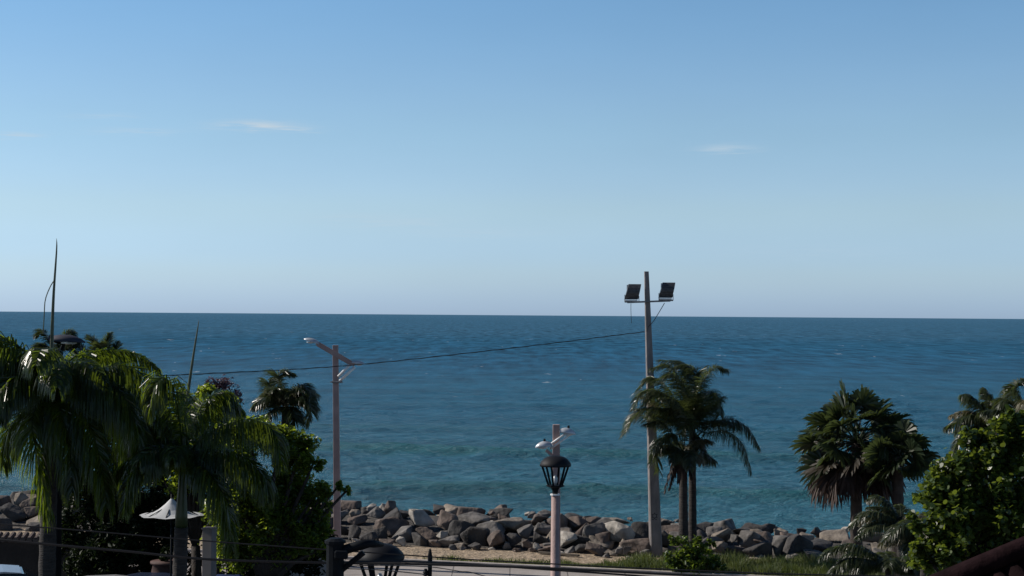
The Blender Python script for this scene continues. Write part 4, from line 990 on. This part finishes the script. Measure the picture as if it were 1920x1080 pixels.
def bluecart():
    Y = 40; c = at(425, 1050, Y); t = thing('vendor_cart', Vector((c.x, Y, 0)), 'dark blue covered cart beside the white painted post', 'cart')
    mb = MB(); mb.box((c.x, Y, .9), (.75, 1.1, 1.0)); mb.build('body', MT['blue'], t, bevel=.03)
    mb = MB(); mb.add([(c.x - .42, Y - .6, 1.43), (c.x + .42, Y - .6, 1.43), (c.x + .42, Y + .6, 1.43), (c.x - .42, Y + .6, 1.43), (c.x - .3, Y - .4, 1.62), (c.x + .3, Y - .4, 1.62), (c.x + .3, Y + .4, 1.62), (c.x - .3, Y + .4, 1.62)],
        [(0, 1, 5, 4), (1, 2, 6, 5), (2, 3, 7, 6), (3, 0, 4, 7), (4, 5, 6, 7), (3, 2, 1, 0)]); mb.build('cover', MT['blue'], t, bevel=.02)
    for sx in (-1, 1):
        for sy in (-1, 1):
            mb = MB(); x = c.x + sx * .3; mb.tube([(x - .03, Y + sy * .4, .2), (x + .03, Y + sy * .4, .2)], .2, 14); mb.build('wheel', MT['tyre'], t)
            mb = MB(); mb.bar((x, Y + sy * .4, .2), (x, Y + sy * .4, .42), .04); mb.build('leg', MT['steel'], t)
bluecart()
def pot():
    Y = 42; c = at(315, 1046, Y); t = thing('planter', Vector((c.x, Y, 0)), 'tall red clay planter in the shade left of the palm trunk', 'planter')
    z = at(315, 1052, Y).z
    mb = MB(); mb.lathe((c.x, Y, 0), [(.25, 0), (.3, .1), (.36, z * .5), (.42, z * .85), (.38, z - .06), (.45, z - .05), (.45, z)], 20); mb.build('pot', MT['pot'], t, smooth=True)
    leafcloud('plant', t, [(312, 1040, 14), (322, 1032, 10)], Y, 300, .14, MT['darkleaf'], np.random.RandomState(2), parentless=False)
pot()
# parked cars
def make_car(loc, rz, paint, label):
    t = thing('parked_car', Vector((0, 0, 0)), label, 'car', 'cars parked under the left palms')
    W = 1.68
    # body: cross sections along the length
    def loft(prof, wb, wt, m, name, parent, inset=0):
        n = len(prof); vs = []
        for s_ in (-1, 1):
            for (x, z) in prof: vs.append((x, s_ * (wb if z < .95 else wb + (wt - wb) * min(1, (z - .95) / .5)) / 2, z))
        fs = [tuple(range(n)), tuple(range(n, 2 * n))[::-1]] + [(i, (i + 1) % n, (i + 1) % n + n, i + n)[::-1] for i in range(n)]
        mb = MB(); mb.add(vs, fs); return mb.build(name, m, parent, bevel=.05)
    loft([(-2.05, .35), (-2.1, .6), (-2.0, .92), (-1.55, .98), (1.0, .96), (1.9, .82), (2.1, .6), (2.08, .35), (1.7, .28), (-1.7, .28)], W, W, paint, 'body', t)
    loft([(-1.62, .97), (-1.25, 1.36), (-.9, 1.43), (-.2, 1.45), (.3, 1.4), (1.02, .96)], W - .08, W - .42, MT['carglass'], 'windows', t)
    loft([(-1.2, 1.40), (-.9, 1.46), (-.2, 1.48), (.25, 1.43), (.2, 1.405), (-.2, 1.43), (-.9, 1.42)], W - .3, W - .36, paint, 'roof', t)
    for x in (-1.3, 1.3):
        for s_ in (-1, 1):
            mb = MB(); mb.tube([(x, s_ * (W / 2 - .2), .31), (x, s_ * (W / 2 + .01), .31)], .31, 20); wv = mb.build('wheel', MT['tyre'], t)
            mb = MB(); mb.tube([(x, s_ * (W / 2 - .1), .31), (x, s_ * (W / 2 + .02), .31)], .19, 14); mb.build('rim', MT['rim'], wv)
    for s_ in (-1, 1):
        mb = MB(); mb.box((2.05, s_ * .6, .66), (.1, .3, .13)); mb.build('headlight', MT['glass'], t, bevel=.02)
        mb = MB(); mb.box((-2.05, s_ * .65, .76), (.1, .26, .16)); mb.build('tail_light', MT['pot'], t, bevel=.02)
        mb = MB(); mb.box((.75, s_ * (W / 2 + .06), 1.0), (.12, .16, .11)); mb.build('mirror', paint, t, bevel=.02)
    t.location = loc; t.rotation_euler = (0, 0, rz)
    return t
for (px, Y, rz, pt, lb) in [(20, 42.0, 20, 'carsilver', 'silver blue car parked at the far left, its roof just in view'),
                            (226, 40.4, 5, 'carwhite', 'white car parked under the palms, only its roof line showing'),
                            (305, 40.7, -12, 'cardark', 'dark car parked behind the royal palm with green crownshaft')]:
    p = at(px, 1075, Y); make_car((p.x, Y, .01), R(rz), MT[pt], lb)

# ------------------------------------------------------------------ near roof at the lower right
def roof():
    t = thing('tiled_roof', Vector((4.2, 8.5, 0)), 'shadowed brown tiled roof slope in the bottom right corner', 'roof')
    A = at(1690, 1135, 10.5); B = at(2200, 922, 10.5)
    u = (B - A); L = u.length; u.normalize(); down = Vector((.1, -1, -.55)); down = (down - u * down.dot(u)).normalized(); nor = u.cross(down).normalized()
    if nor.z < 0: nor = -nor
    D = 4.2
    mb = MB(); q = [A, B, B + down * D, A + down * D]
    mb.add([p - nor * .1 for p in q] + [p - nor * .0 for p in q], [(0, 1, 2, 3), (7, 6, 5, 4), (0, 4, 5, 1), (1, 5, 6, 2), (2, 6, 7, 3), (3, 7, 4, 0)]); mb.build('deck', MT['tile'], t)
    mb = MB(); s = .05
    while s < L:
        for k in range(11):
            p = A + u * s + down * (k * .38); mb.tube([p + nor * -.02, p + down * .4 + nor * .0], [.055, .06], 8)
        s += .115
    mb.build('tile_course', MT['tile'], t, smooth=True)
    mb = MB(); mb.tube([A - u * .1 + nor * .05, B + u * .1 + nor * .05], .07, 8); mb.build('ridge', MT['tile'], t, smooth=True)
    mb = MB(); c = (A + B) / 2 + down * D * .5; hh = min(A.z, (A + down * D).z) - .4; mb.box((c.x + 1.0, c.y, hh / 2), (L * .5, D * .7, hh)); mb.build('wall', MT['walls'], t)
roof()

# weathered plank lying at the foot of the rocks
def plank():
    a = at(1010, 1031, 55.2); b = at(1086, 1036, 54.5); a.z = gz(a.x, a.y) + .06; b.z = gz(b.x, b.y) + .06
    t = MB(); t.bar(a, b, .12, .07, Vector((0, 0, 1))); o = t.build('plank', MT['board'], bevel=.01); tag(o, 'weathered plank lying on the sand at the foot of the rocks', 'plank')
plank()
